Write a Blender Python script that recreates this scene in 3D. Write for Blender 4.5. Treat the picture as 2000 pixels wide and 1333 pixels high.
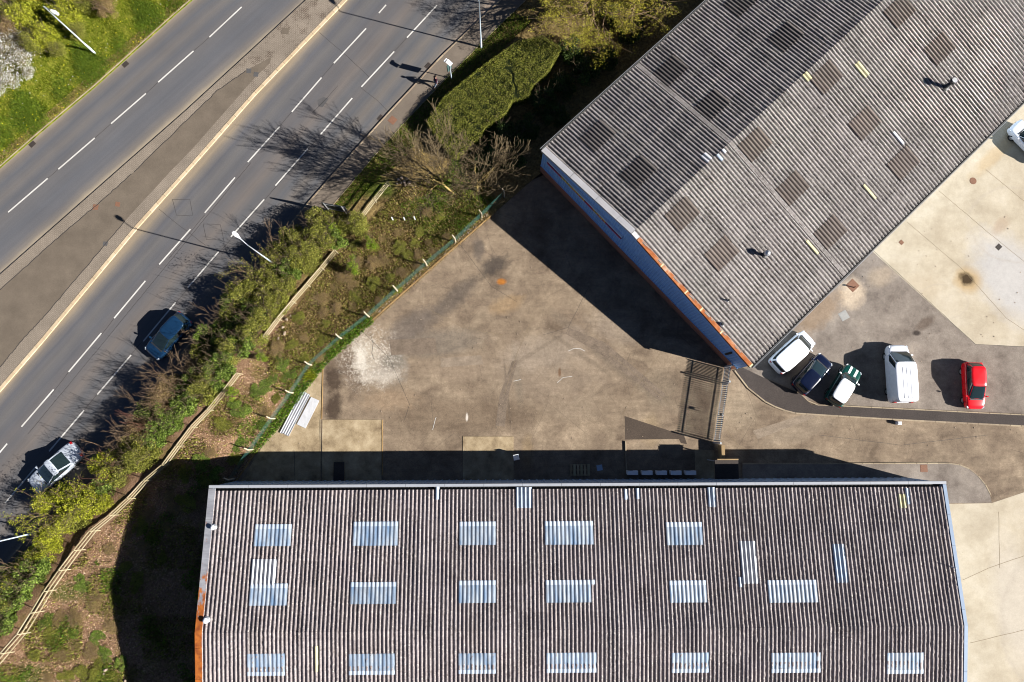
import bpy, bmesh, math, random
import numpy as np
from mathutils import Matrix, Vector
random.seed(7); RNG = np.random.default_rng(7)
for o in list(bpy.data.objects): bpy.data.objects.remove(o)
scene = bpy.context.scene
COL = scene.collection
# ------------------------------------------------------------------ camera
FPX, NADX, NADY, CAMH = 1400.0, 975.0, 827.0, 60.4      # focal length in photo pixels, nadir point, flying height
def cam_rot():
    d = np.array([NADX-1000, -(NADY-666.5), -FPX]); d /= np.linalg.norm(d)
    t = np.array([0, 0, -1.0]); v = np.cross(d, t); c = d @ t
    K = np.array([[0, -v[2], v[1]], [v[2], 0, -v[0]], [-v[1], v[0], 0]])
    return np.eye(3)+K+K@K/(1+c)
RC = cam_rot()
cam = bpy.data.objects.new('camera', bpy.data.cameras.new('camera')); COL.objects.link(cam)
m4 = np.eye(4); m4[:3, :3] = RC; m4[2, 3] = CAMH
cam.matrix_world = Matrix(m4.tolist())
cam.data.sensor_fit = 'HORIZONTAL'; cam.data.sensor_width = 36.0; cam.data.lens = FPX/2000*36
cam.data.clip_start = 0.5; cam.data.clip_end = 2000
scene.camera = cam
# ------------------------------------------------------------------ light
SUN = Vector((1.756, -0.462, 1.0))                       # towards the sun
world = bpy.data.worlds.new('World'); scene.world = world; world.use_nodes = True
wn = world.node_tree; wn.nodes.clear()
sky = wn.nodes.new('ShaderNodeTexSky'); sky.sky_type = 'NISHITA'; sky.sun_disc = False
sky.sun_elevation = math.atan2(1.0, math.hypot(SUN.x, SUN.y)); sky.sun_rotation = math.atan2(SUN.x, SUN.y)
sky.altitude = 100; sky.air_density = 0.32; sky.dust_density = 0.1; sky.ozone_density = 1.5
bg = wn.nodes.new('ShaderNodeBackground'); bg.inputs[1].default_value = 0.05
wo = wn.nodes.new('ShaderNodeOutputWorld'); wn.links.new(sky.outputs[0], bg.inputs[0]); wn.links.new(bg.outputs[0], wo.inputs[0])
sl = bpy.data.lights.new('sun', 'SUN'); sl.energy = 5.0; sl.angle = math.radians(0.5); sl.color = (1.0, 0.96, 0.905)
so = bpy.data.objects.new('sun', sl); COL.objects.link(so); so.location = SUN*60
so.rotation_euler = SUN.to_track_quat('Z', 'Y').to_euler()
vs = scene.view_settings; vs.view_transform = 'Standard'; vs.look = 'None'; vs.exposure = 1.35; vs.gamma = 1.0
vs.use_curve_mapping = False
scene.render.engine = 'CYCLES'; scene.cycles.max_bounces = 5; scene.cycles.diffuse_bounces = 2
scene.cycles.transparent_max_bounces = 6
scene.cycles.pixel_filter_type = 'BLACKMAN_HARRIS'; scene.cycles.filter_width = 1.05
GAIN = 1.75
# ------------------------------------------------------------------ helpers
def g(u, v, z=0.0):
    """photo pixel -> point of the plane at height z"""
    r = RC @ np.array([u-1000, -(v-666.5), -FPX]); s = (CAMH-z)/-r[2]
    return Vector((r[0]*s, r[1]*s, z))
def gl(pts, z=0.0): return [g(u, v, z) for u, v in pts]
def lin(c): 
    c = c/255.0
    return c/12.92 if c <= 0.04045 else ((c+0.055)/1.055)**2.4
def C(r, gg, b, k=1.0):
    """surface colour whose sunlit level ground tone is the given sRGB value"""
    return (min(.85, lin(r)/GAIN*k), min(.85, lin(gg)/GAIN*k), min(.85, lin(b)/GAIN*k), 1)
def link(o, parent=None):
    COL.objects.link(o)
    if parent is not None: o.parent = parent
    return o
def tag(o, label=None, cat=None, group=None, kind=None):
    if label: o['label'] = label
    if cat: o['category'] = cat
    if group: o['group'] = group
    if kind: o['kind'] = kind
    return o
def mesh(name, verts, faces, mats, parent=None, smooth=False, fm=None):
    me = bpy.data.meshes.new(name); me.from_pydata([tuple(v) for v in verts], [], faces); me.update()
    for m in (mats if isinstance(mats, (list, tuple)) else [mats]): me.materials.append(m)
    if fm is not None: me.polygons.foreach_set('material_index', fm)
    if smooth: me.polygons.foreach_set('use_smooth', [True]*len(me.polygons))
    return link(bpy.data.objects.new(name, me), parent)
def fast_mesh(name, V, F, mat, smooth=False):
    """numpy arrays -> mesh data; F is (n,3) or (n,4)"""
    me = bpy.data.meshes.new(name); n, k = F.shape
    me.vertices.add(len(V)); me.vertices.foreach_set('co', np.asarray(V, np.float32).ravel())
    me.loops.add(n*k); me.loops.foreach_set('vertex_index', F.astype(np.int32).ravel())
    me.polygons.add(n); me.polygons.foreach_set('loop_start', np.arange(0, n*k, k, dtype=np.int32))
    me.polygons.foreach_set('loop_total', np.full(n, k, np.int32))
    me.materials.append(mat); me.update(calc_edges=True)
    if smooth: me.polygons.foreach_set('use_smooth', np.ones(n, bool))
    return me
def empty(name, loc=(0, 0, 0), rz=0.0):
    e = bpy.data.objects.new(name, None); e.location = loc; e.rotation_euler = (0, 0, rz); e.empty_display_size = .3
    return link(e)
class MB:
    """collects boxes, tubes and sheets into one mesh"""
    def __init__(s): s.v = []; s.f = []
    def add(s, v, f):
        b = len(s.v); s.v += [tuple(p) for p in v]; s.f += [tuple(i+b for i in q) for q in f]; return s
    def box(s, c, d, rz=0.0, ax=None):
        """box: centre, full sizes"""
        cs, sn = math.cos(rz), math.sin(rz); v = []
        for dz in (-.5, .5):
            for dx, dy in ((-.5, -.5), (.5, -.5), (.5, .5), (-.5, .5)):
                x, y = dx*d[0], dy*d[1]; v.append((c[0]+x*cs-y*sn, c[1]+x*sn+y*cs, c[2]+dz*d[2]))
        return s.add(v, [(0, 3, 2, 1), (4, 5, 6, 7), (0, 1, 5, 4), (1, 2, 6, 5), (2, 3, 7, 6), (3, 0, 4, 7)])
    def bar(s, a, b, w, h):
        """rectangular bar from a to b"""
        a, b = Vector(a), Vector(b); d = (b-a).normalized(); up = Vector((0, 0, 1)) if abs(d.z) < .95 else Vector((1, 0, 0))
        sx = d.cross(up).normalized()*w/2; sy = sx.cross(d).normalized()*h/2
        v = [p+q for p in (a, b) for q in (-sx-sy, sx-sy, sx+sy, -sx+sy)]
        return s.add(v, [(0, 1, 2, 3), (7, 6, 5, 4), (0, 4, 5, 1), (1, 5, 6, 2), (2, 6, 7, 3), (3, 7, 4, 0)])
    def tube(s, pts, rad, n=8, cap=True):
        pts = [Vector(p) for p in pts]; rad = rad if isinstance(rad, (list, tuple)) else [rad]*len(pts)
        v = []; f = []
        for i, p in enumerate(pts):
            d = (pts[min(i+1, len(pts)-1)]-pts[max(i-1, 0)]).normalized()
            up = Vector((0, 0, 1)) if abs(d.z) < .9 else Vector((1, 0, 0))
            x = d.cross(up).normalized(); y = d.cross(x)
            for k in range(n):
                a = 2*math.pi*k/n; v.append(p+(x*math.cos(a)+y*math.sin(a))*rad[i])
        for i in range(len(pts)-1):
            for k in range(n): f.append((i*n+k, i*n+(k+1) % n, (i+1)*n+(k+1) % n, (i+1)*n+k))
        if cap: f.append(tuple(range(n))); f.append(tuple((len(pts)-1)*n+k for k in reversed(range(n))))
        return s.add(v, f)
    def lathe(s, prof, c=(0, 0, 0), n=16):
        v = []; f = []
        for r, z in prof:
            for k in range(n):
                a = 2*math.pi*k/n; v.append((c[0]+r*math.cos(a), c[1]+r*math.sin(a), c[2]+z))
        for i in range(len(prof)-1):
            for k in range(n): f.append((i*n+k, i*n+(k+1) % n, (i+1)*n+(k+1) % n, (i+1)*n+k))
        f.append(tuple(range(n))); f.append(tuple((len(prof)-1)*n+k for k in range(n)))
        return s.add(v, f)
    def build(s, name, mat, parent=None, smooth=False): return mesh(name, s.v, s.f, mat, parent, smooth)
def sheet(name, pts, z, mat, parent=None, kind=None, thick=0.0):
    """flat polygon at height z from photo pixels (or Vectors); thick gives it an edge going down"""
    P = [p if isinstance(p, Vector) else g(p[0], p[1], z) for p in pts]
    P = [Vector((p.x, p.y, z)) for p in P]
    ar = sum(P[i].x*P[(i+1) % len(P)].y-P[(i+1) % len(P)].x*P[i].y for i in range(len(P)))
    if ar < 0: P.reverse()
    n = len(P); v = list(P); f = [tuple(range(n))]
    if thick > 0:
        v += [p-Vector((0, 0, thick)) for p in P]
        f += [(i, i+n, (i+1) % n+n, (i+1) % n) for i in range(n)]
    o = mesh(name, v, f, mat, parent)
    bm = bmesh.new(); bm.from_mesh(o.data); bmesh.ops.triangulate(bm, faces=[q for q in bm.faces if len(q.verts) > 4])
    bmesh.ops.recalc_face_normals(bm, faces=bm.faces) if thick > 0 else None
    bm.to_mesh(o.data); bm.free()
    if kind: o['kind'] = kind
    return o
def resample(pts, step):
    out = [pts[0].copy()]; acc = 0.0
    for a, b in zip(pts[:-1], pts[1:]):
        L = (b-a).length; t = step-acc
        while t <= L: out.append(a.lerp(b, t/L)); t += step
        acc = (acc+L) % step
    return out
def offset(pts, d):
    """polyline moved sideways (left of travel positive)"""
    out = []
    for i, p in enumerate(pts):
        t = (pts[min(i+1, len(pts)-1)]-pts[max(i-1, 0)]); n = Vector((-t.y, t.x, 0)).normalized(); out.append(p+n*d)
    return out
def strip(mb, pts, w, z):
    a = offset(pts, w/2); b = offset(pts, -w/2); v = []; f = []
    for p, q in zip(a, b): v += [(p.x, p.y, z), (q.x, q.y, z)]
    for i in range(len(pts)-1): f.append((2*i, 2*i+1, 2*i+3, 2*i+2))
    return mb.add(v, f)
def kerb_run(parent, pts, w, z0, z1, mat, length=0.915, gap=0.012, name='kerb_stone'):
    """row of separate kerb stones along a polyline"""
    P = resample(pts, length); out = []
    for i in range(len(P)-1):
        a, b = P[i], P[i+1]; d = (b-a).normalized(); L = (b-a).length-gap; c = (a+b)/2
        h = z1-z0+random.uniform(-.004, .006); mb = MB(); e = .012
        x, y, zz = L/2, w/2, h
        v = [(-x, -y, 0), (x, -y, 0), (x, y, 0), (-x, y, 0), (-x, -y, zz-e), (x, -y, zz-e), (x, y, zz-e), (-x, y, zz-e),
             (-x+e, -y+e, zz), (x-e, -y+e, zz), (x-e, y-e, zz), (-x+e, y-e, zz)]
        f = [(0, 1, 5, 4), (1, 2, 6, 5), (2, 3, 7, 6), (3, 0, 4, 7), (4, 5, 9, 8), (5, 6, 10, 9), (6, 7, 11, 10), (7, 4, 8, 11), (8, 9, 10, 11)]
        mb.add(v, f); o = mb.build(name, mat, parent)
        o.location = (c.x, c.y, z0); o.rotation_euler = (0, 0, math.atan2(d.y, d.x)); out.append(o)
    return out
def copy_tree(o, parent=None):
    c = o.copy(); COL.objects.link(c); c.parent = parent
    for ch in list(o.children): copy_tree(ch, c)
    return c
# ------------------------------------------------------------------ materials
class NT:
    def __init__(s, name, rough=.9, spec=.2):
        s.m = bpy.data.materials.new(name); s.m.use_nodes = True; s.n = s.m.node_tree; s.b = s.n.nodes['Principled BSDF']
        s.b.inputs['Roughness'].default_value = rough; s.b.inputs['Specular IOR Level'].default_value = spec
        geo = s.n.nodes.new('ShaderNodeNewGeometry'); s.pos = geo.outputs['Position']; s.isl = geo.outputs['Random Per Island']
        tc = s.n.nodes.new('ShaderNodeTexCoord'); s.obj = tc.outputs['Object']
        oi = s.n.nodes.new('ShaderNodeObjectInfo'); s.ornd = oi.outputs['Random']
    def L(s, a, b): s.n.links.new(a, b)
    def put(s, inp, v):
        if hasattr(v, 'links') or isinstance(v, bpy.types.NodeSocket): s.L(v, inp)
        elif v is not None: inp.default_value = v
    def math(s, op, a, b=None, c=None, clamp=False):
        n = s.n.nodes.new('ShaderNodeMath'); n.operation = op; n.use_clamp = clamp
        s.put(n.inputs[0], a); s.put(n.inputs[1], b)
        if c is not None: s.put(n.inputs[2], c)
        return n.outputs[0]
    def map(s, vec, scale=(1, 1, 1), rot=0.0, loc=(0, 0, 0)):
        n = s.n.nodes.new('ShaderNodeMapping'); n.vector_type = 'POINT'
        n.inputs['Scale'].default_value = scale; n.inputs['Rotation'].default_value = (0, 0, rot); n.inputs['Location'].default_value = loc
        s.L(vec, n.inputs['Vector']); return n.outputs[0]
    def noise(s, scale, vec=None, detail=4, rough=.6, dist=0.0):
        n = s.n.nodes.new('ShaderNodeTexNoise'); n.inputs['Scale'].default_value = scale; n.inputs['Detail'].default_value = detail
        n.inputs['Roughness'].default_value = rough; n.inputs['Distortion'].default_value = dist
        s.L(vec or s.pos, n.inputs['Vector']); return n.outputs['Fac']
    def vor(s, scale, vec=None, feat='F1', out='Distance', rnd=1.0):
        n = s.n.nodes.new('ShaderNodeTexVoronoi'); n.feature = feat; n.inputs['Scale'].default_value = scale; n.inputs['Randomness'].default_value = rnd
        s.L(vec or s.pos, n.inputs['Vector']); return n.outputs[out]
    def rng(s, v, a, b, c=0.0, d=1.0):
        n = s.n.nodes.new('ShaderNodeMapRange'); s.put(n.inputs[0], v)
        for i, q in enumerate((a, b, c, d)): s.put(n.inputs[i+1], q)
        return n.outputs[0]
    def ramp(s, fac, stops, interp='LINEAR'):
        n = s.n.nodes.new('ShaderNodeValToRGB'); n.color_ramp.interpolation = interp; e = n.color_ramp.elements
        while len(e) < len(stops): e.new(.5)
        for el, (p, c) in zip(e, stops): el.position = p; el.color = c
        s.put(n.inputs[0], fac); return n.outputs[0]
    def mix(s, fac, a, b, mode='MIX'):
        n = s.n.nodes.new('ShaderNodeMix'); n.data_type = 'RGBA'; n.blend_type = mode; n.clamp_factor = True
        s.put(n.inputs[0], fac); s.put(n.inputs[6], a); s.put(n.inputs[7], b); return n.outputs[2]
    def mul(s, col, fac_val):
        n = s.n.nodes.new('ShaderNodeVectorMath'); n.operation = 'SCALE'; s.put(n.inputs[0], tuple(col)[:3] if isinstance(col, (tuple, list)) else col); s.put(n.inputs['Scale'], fac_val); return n.outputs[0]
    def dot(s, vec, d):
        n = s.n.nodes.new('ShaderNodeVectorMath'); n.operation = 'DOT_PRODUCT'; s.L(vec, n.inputs[0]); n.inputs[1].default_value = d; return n.outputs['Value']
    def blob(s, c, rx, ry, rot=0.0, wob=.5, nscale=1.2, soft=.35, ring=None):
        """mask of a stain: ellipse round world point c with a ragged edge"""
        v = s.n.nodes.new('ShaderNodeVectorMath'); v.operation = 'SUBTRACT'; s.L(s.pos, v.inputs[0]); v.inputs[1].default_value = (c[0], c[1], 0)
        mp = s.n.nodes.new('ShaderNodeVectorRotate'); mp.rotation_type = 'Z_AXIS'; s.L(v.outputs[0], mp.inputs['Vector']); mp.inputs['Angle'].default_value = -rot
        mu = s.n.nodes.new('ShaderNodeVectorMath'); mu.operation = 'MULTIPLY'; s.L(mp.outputs[0], mu.inputs[0]); mu.inputs[1].default_value = (1/rx, 1/ry, 0)
        le = s.n.nodes.new('ShaderNodeVectorMath'); le.operation = 'LENGTH'; s.L(mu.outputs[0], le.inputs[0])
        d = s.math('ADD', le.outputs['Value'], s.math('MULTIPLY', s.math('SUBTRACT', s.noise(nscale, detail=6, rough=.65), .5), wob*2))
        if ring is not None:
            return s.rng(s.math('ABSOLUTE', s.math('SUBTRACT', d, 1.0)), ring, 0.0)
        return s.rng(d, 1.0+soft, 1.0-soft)
    def stain(s, col, px, r, color, amt, rot=0.0, wob=.5, nscale=1.2, soft=.35, ring=None):
        p = g(*px); m = s.blob((p.x, p.y), r[0], r[1], rot, wob, nscale, soft, ring)
        return s.mix(s.math('MULTIPLY', m, amt), col, color)
    def cells(s, vec, size):
        v = s.n.nodes.new('ShaderNodeVectorMath'); v.operation = 'SNAP'; s.L(vec, v.inputs[0]); v.inputs[1].default_value = size
        w = s.n.nodes.new('ShaderNodeTexWhiteNoise'); w.noise_dimensions = '2D'; s.L(v.outputs[0], w.inputs['Vector']); return w.outputs['Value']
    def grain(s, col, amt=.25, scale=9.0, big=.6, bamt=.18):
        f = s.rng(s.noise(scale, detail=5, rough=.75), .3, .7, 1-amt, 1+amt)
        f2 = s.rng(s.noise(big, detail=5, rough=.6), .3, .7, 1-bamt, 1+bamt)
        return s.mul(col, s.math('MULTIPLY', f, f2))
    def bump(s, h, dist=.02, strength=.6):
        n = s.n.nodes.new('ShaderNodeBump'); n.inputs['Distance'].default_value = dist; n.inputs['Strength'].default_value = strength
        s.L(h, n.inputs['Height']); s.L(n.outputs[0], s.b.inputs['Normal'])
    def done(s, col): s.put(s.b.inputs['Base Color'], col); return s.m
def plain(name, col, rough=.6, spec=.4, metal=0.0, var=.08, scale=6.0):
    t = NT(name, rough, spec); t.b.inputs['Metallic'].default_value = metal
    f = t.rng(t.noise(scale, t.obj, detail=4), .3, .7, 1-var, 1+var)
    return t.done(t.mul(tuple(col), f))
# ------------------------------------------------------------------ ground materials
def road_mat(name, n, d0, d1, stops):
    t = NT(name, .85, .25)
    d = t.dot(t.pos, (n[0], n[1], 0))
    d = t.math('ADD', d, t.math('MULTIPLY', t.math('SUBTRACT', t.noise(.35, detail=3), .5), .5))
    f = t.rng(d, d0, d1)
    col = t.ramp(f, [(p, C(c[0]-1, c[1]-1, c[2]+1, .93)) for p, c in stops])
    along = t.map(t.pos, (1, 1, 1), -math.atan2(n[1], n[0]))
    st = t.rng(t.noise(1.0, t.map(along, (3.0, .12, 1)), detail=3), .3, .7, .93, 1.07)
    col = t.mul(col, st)
    sp = t.rng(t.vor(14.0), .0, .12, 1.0, 0.0)
    col = t.mix(t.math('MULTIPLY', sp, .35), col, C(165, 158, 150))
    col = t.grain(col, .16, 16, .25, .06)
    t.bump(t.noise(30, detail=3), .01, .4)
    return t.done(col)
M_EAST = road_mat('asphalt_east', (-.7821, .6232), 34.05, 23.88,
    [(0, (172, 156, 132)), (.035, (142, 134, 124)), (.09, (112, 112, 115)), (.16, (124, 121, 118)), (.24, (112, 112, 114)), (.31, (120, 116, 114)),
     (.37, (116, 114, 114)), (.47, (132, 124, 117)), (.56, (113, 113, 114)), (.64, (120, 116, 113)), (.70, (110, 111, 113)), (.78, (134, 127, 119)),
     (.86, (112, 113, 115)), (.94, (136, 128, 118)), (1, (188, 168, 148))])
M_WEST = road_mat('asphalt_west', (-.7053, .7089), 38.7, 45.9,
    [(0, (188, 173, 148)), (.06, (142, 134, 124)), (.15, (119, 118, 119)), (.28, (114, 115, 118)), (.5, (123, 120, 118)), (.6, (112, 113, 116)),
     (.7, (129, 124, 119)), (.82, (112, 113, 116)), (.92, (136, 128, 119)), (1, (180, 163, 142))])
def tarmac(name, c, amt=.2, spec=.2, bamt=.15, big=.6):
    t = NT(name, .9, spec); col = t.grain(C(*c), amt, 12, big, bamt); t.bump(t.noise(30, detail=3), .01, .4); return t.done(col)
M_MEDTAR = tarmac('median_tarmac', (128, 116, 102), .14)
M_FOOT = tarmac('footway_tarmac', (134, 122, 109), .16)
M_PATCH = tarmac('patch_tarmac', (92, 80, 70), .3)
M_STRIPT = tarmac('dark_tarmac', (82, 74, 70), .35)
M_REPAIR = tarmac('repair_tarmac', (104, 102, 102), .15)
M_TAR = plain('tar_line', C(70, 66, 64), .7, .3)
M_JOINT = plain('joint_filler', C(150, 132, 105), .9, .1)
t = NT('lane_paint', .7, .3); wearm = t.rng(t.noise(5.5, detail=6, rough=.8), .60, .68)
M_PAINT = t.done(t.mix(t.math('MULTIPLY', wearm, .75), t.mix(t.rng(t.noise(.5), .35, .65), C(226, 222, 214), C(248, 246, 240)), C(140, 136, 132)))
M_IRON = plain('cast_iron', C(84, 70, 62), .7, .3, var=.2, scale=20)
M_IRONBROWN = plain('rusty_iron', C(150, 110, 88), .8, .2, var=.15, scale=12)
M_IRONGREY = plain('galvanised_cover', C(176, 174, 168), .6, .4, var=.1)
M_CREAM = NT('cream_kerb', .9, .2)
M_CREAM = M_CREAM.done(M_CREAM.grain(M_CREAM.mix(M_CREAM.ornd, C(222, 196, 160), C(240, 218, 182)), .12, 14, 1.0, .12))
t = NT('grey_kerb', .9, .2); M_KERB = t.done(t.grain(t.mix(t.ornd, C(168, 150, 128), C(196, 178, 150)), .18, 14, 1.0, .15))
t = NT('edging', .9, .2); M_EDGE = t.done(t.grain(t.mix(t.ornd, C(170, 138, 92), C(200, 166, 112)), .2, 14, 1.2, .18))
# setts
t = NT('paving_setts', .9, .15)
br = t.n.nodes.new('ShaderNodeTexBrick'); t.L(t.map(t.pos, (1, 1, 1), math.radians(38)), br.inputs['Vector'])
br.inputs['Scale'].default_value = 1.0; br.inputs['Brick Width'].default_value = .21; br.inputs['Row Height'].default_value = .13
br.inputs['Mortar Size'].default_value = .02; br.inputs['Mortar Smooth'].default_value = .3; br.offset = .5
br.inputs['Color1'].default_value = C(168, 155, 140); br.inputs['Color2'].default_value = C(158, 146, 132); br.inputs['Mortar'].default_value = C(142, 129, 114)
moss = t.rng(t.noise(.9, detail=6, rough=.7), .5, .62)
pm = g(575, 60); moss = t.math('MULTIPLY', moss, t.blob((pm.x, pm.y), 6.5, 2.6, math.radians(46), .3, .8, .4))
col = t.mix(t.math('MULTIPLY', moss, br.outputs['Fac']), br.outputs['Color'], C(52, 44, 38))
col = t.mix(t.math('MULTIPLY', moss, .3), col, C(120, 100, 84))
M_SETT = t.done(t.grain(col, .16, 11, .5, .14))
# grass soil
t = NT('verge_soil', 1, .05)
M_VERGE = t.done(t.grain(t.ramp(t.noise(1.1, detail=6, rough=.7), [(.3, C(78, 92, 22)), (.5, C(118, 130, 36)), (.64, C(158, 158, 66)), (.78, C(184, 168, 98))]), .3, 12, .5, .2))
# bank: chips, moss and soil
t = NT('bank_soil', 1, .05)
chips = t.ramp(t.noise(7, detail=7, rough=.9), [(.28, C(74, 54, 40)), (.43, C(136, 106, 82)), (.57, C(186, 150, 120)), (.72, C(224, 192, 160))])
mossy = t.ramp(t.noise(5, detail=7, rough=.85), [(.3, C(62, 50, 36)), (.44, C(122, 102, 68)), (.55, C(158, 136, 88)), (.68, C(204, 180, 134))])
green = t.ramp(t.noise(9, detail=5, rough=.8), [(.3, C(46, 66, 18)), (.55, C(92, 116, 36)), (.75, C(130, 146, 62))])
a = g(610, 600); b = g(20, 1290)
along = t.dot(t.pos, (.66, .75, 0)); a0 = a.x*.66+a.y*.75
f = t.rng(t.math('ADD', along, t.math('MULTIPLY', t.math('SUBTRACT', t.noise(.45, detail=5), .5), 9)), a0-3.5, a0+.5)
col = t.mix(f, chips, mossy)
col = t.mix(t.rng(t.noise(.55, t.map(t.pos, (1, 1, 1), 0, (4, 7, 0)), detail=6, rough=.65), .52, .62), col, mossy)
for px, r, am in (((855, 428), (1.6, 1.1), .8), ((905, 345), (1.2, 1.5), .7), ((935, 398), (1.3, .7), .8), ((150, 1150), (1.4, .7), .7), ((80, 1310), (1.4, .8), .8), ((740, 370), (1.5, .8), .8)):
    m = t.math('MULTIPLY', t.blob(tuple(g(*px))[:2], r[0], r[1], 0, .7, 1.0, .4), am); col = t.mix(m, col, green)
t.bump(t.noise(14, detail=4), .06, .8)
M_BANK = t.done(t.grain(col, .25, 9, .7, .18))
# yard
t = NT('yard_tarmac', .92, .15)
col = t.ramp(t.noise(.45, detail=7, rough=.62, dist=.6), [(.26, C(112, 96, 80)), (.42, C(142, 124, 105)), (.55, C(160, 141, 119)), (.72, C(183, 163, 138))])
for px, r, c, am, rot, wob in (
    ((1080, 720), (5, 2.6), (172, 154, 134), .45, 0, .5), ((900, 812), (6.5, 1.3), (124, 106, 88), .6, 0, .5), ((860, 670), (3.5, 1.1), (138, 128, 116), .6, .1, .4),
    ((800, 640), (2.4, 1.0), (120, 110, 102), .7, .6, .5), ((885, 585), (2.6, .75), (98, 90, 84), .65, .75, .6), ((965, 520), (1.25, .75), (78, 72, 68), .75, .5, .8), ((935, 488), (.5, .9), (100, 92, 86), .7, 0, .6),
    ((980, 551), (.38, .26), (196, 122, 40), .85, 0, .5), ((990, 595), (1.4, .7), (176, 146, 108), .55, .3, .7), ((1190, 700), (6.5, .55), (124, 112, 98), .5, -.68, .3), ((1010, 735), (.35, 2.4), (136, 124, 108), .5, .12, .3),
    ((1060, 690), (3.2, 1.4), (176, 160, 142), .5, .2, .9), ((1200, 640), (2.2, 1.2), (172, 156, 138), .5, -.4, .9), ((900, 720), (3.0, 1.0), (172, 152, 130), .45, 0, .9), ((760, 780), (2.2, .9), (174, 148, 120), .5, 0, .9), ((1120, 800), (2.4, 1.0), (168, 150, 128), .5, 0, .9), ((1050, 600), (2.0, 1.0), (166, 146, 122), .45, .5, .9), ((990, 760), (.12, 2.6), (112, 100, 88), .5, .1, .25), ((1040, 690), (3.2, .16), (124, 110, 94), .35, .55, .5), ((1130, 690), (3.2, .2), (124, 110, 94), .4, -.62, .5), ((1120, 650), (1.1, .6), (170, 152, 134), .5, 0, .6), ((652, 742), (.75, 1.15), (72, 58, 48), .85, 0, .8), ((652, 796), (.65, 1.25), (74, 60, 50), .85, 0, .6), ((690, 715), (1.2, 1.9), (112, 96, 84), .5, 0, .5),
    ((745, 715), (1.9, 1.6), (196, 184, 168), .7, -.2, .6), ((712, 690), (.95, 1.7), (206, 192, 172), .7, .25, .9), ((740, 735), (1.6, .5), (214, 202, 186), .7, .1, 1.0), ((705, 700), (.5, 1.2), (240, 230, 214), .8, .2, 1.2), ((770, 705), (1.0, .8), (132, 124, 112), .8, 0, .5),
    ((912, 815), (.1, .32), (240, 230, 216), .9, 0, .4), ((1270, 840), (.8, 1.2), (176, 154, 122), .6, 0, .6), ((1440, 800), (1.6, 1.5), (178, 160, 136), .6, -.5, .6), ((1560, 840), (3.0, .9), (168, 152, 132), .45, .3, .6),
    ((1030, 885), (.5, 1.4), (170, 146, 110), .4, 0, .5), ((1093, 728), (.12, .35), (120, 84, 56), .7, 0, .4), ((1290, 760), (1.6, 1.6), (128, 116, 100), .4, 0, .5)):
    col = t.stain(col, px, r, C(*c), am, rot, wob)
fine = t.rng(t.noise(2.6, detail=7, rough=.75), .3, .7, .80, 1.2); col = t.mul(col, fine)
stk = t.rng(t.noise(1.0, t.map(t.pos, (.35, 2.2, 1)), detail=5, rough=.7), .35, .65, .90, 1.1); col = t.mul(col, stk)
dk = t.rng(t.noise(5.5, t.map(t.pos, (1, 1, 1), 0, (5, 2, 0)), detail=5, rough=.7), .62, .72); col = t.mix(t.math('MULTIPLY', dk, .35), col, C(92, 78, 66))
wt_ = t.blob(tuple(g(722, 700))[:2], 2.3, 2.3, 0, .7, 1.2, .4); wn_ = t.rng(t.noise(4.5, detail=7, rough=.8), .50, .58); col = t.mix(t.math('MULTIPLY', t.math('MULTIPLY', wt_, wn_), .8), col, C(238, 228, 212))
cr2 = t.rng(t.vor(.5, t.map(t.pos, (1, 1, 1), .3, (2, 5, 0)), 'DISTANCE_TO_EDGE'), .0, .006, 1.0, 0.0); crm = t.rng(t.noise(.3, t.map(t.pos, (1, 1, 1), 0, (8, 1, 0))), .5, .56); col = t.mix(t.math('MULTIPLY', t.math('MULTIPLY', cr2, crm), .55), col, C(96, 84, 74))
sp = t.rng(t.vor(2.6), .0, .06, 1.0, 0.0); col = t.mix(t.math('MULTIPLY', sp, .7), col, C(222, 208, 190))
crk = t.rng(t.vor(.22, t.map(t.pos, (1, 1, 1)), 'DISTANCE_TO_EDGE'), .0, .004, 1.0, 0.0); col = t.mix(t.math('MULTIPLY', crk, .45), col, C(104, 92, 82))
t.bump(t.noise(26, detail=3), .01, .4)
M_YARD = t.done(t.grain(col, .2, 11, .25, .1))
t = NT('car_park_tarmac', .9, .15)
col = t.ramp(t.noise(.5, detail=7, rough=.62), [(.28, C(126, 114, 104)), (.46, C(150, 138, 127)), (.6, C(162, 150, 138)), (.76, C(178, 164, 148))])
for px, r, c, am, rot, wob in (((1664, 575), (1.0, 1.25), (230, 208, 180), .85, -.4, .6), ((1720, 540), (1.2, .8), (184, 164, 138), .5, .5, .7), ((1600, 610), (1.0, 2.6), (160, 132, 102), .6, -.85, .6),
    ((1790, 651), (.32, .22), (62, 54, 50), .9, 0, .2), ((1806, 632), (.95, .4), (112, 96, 84), .75, .6, .5), ((1690, 830), (4, .6), (118, 104, 92), .6, 0, .5), ((1960, 830), (3, .5), (112, 100, 90), .5, 0, .5), ((1600, 790), (2.5, .35), (120, 98, 76), .6, 0, .6)):
    col = t.stain(col, px, r, C(*c), am, rot, wob)
fine = t.rng(t.noise(2.6, detail=7, rough=.75), .3, .7, .84, 1.16); col = t.mul(col, fine)
M_PARK = t.done(t.grain(col, .2, 11, .25, .08))
t = NT('apron_concrete', .9, .15)
col = t.ramp(t.noise(.4, detail=7, rough=.6), [(.3, C(198, 183, 158)), (.5, C(217, 203, 178)), (.7, C(230, 217, 194))])
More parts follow.
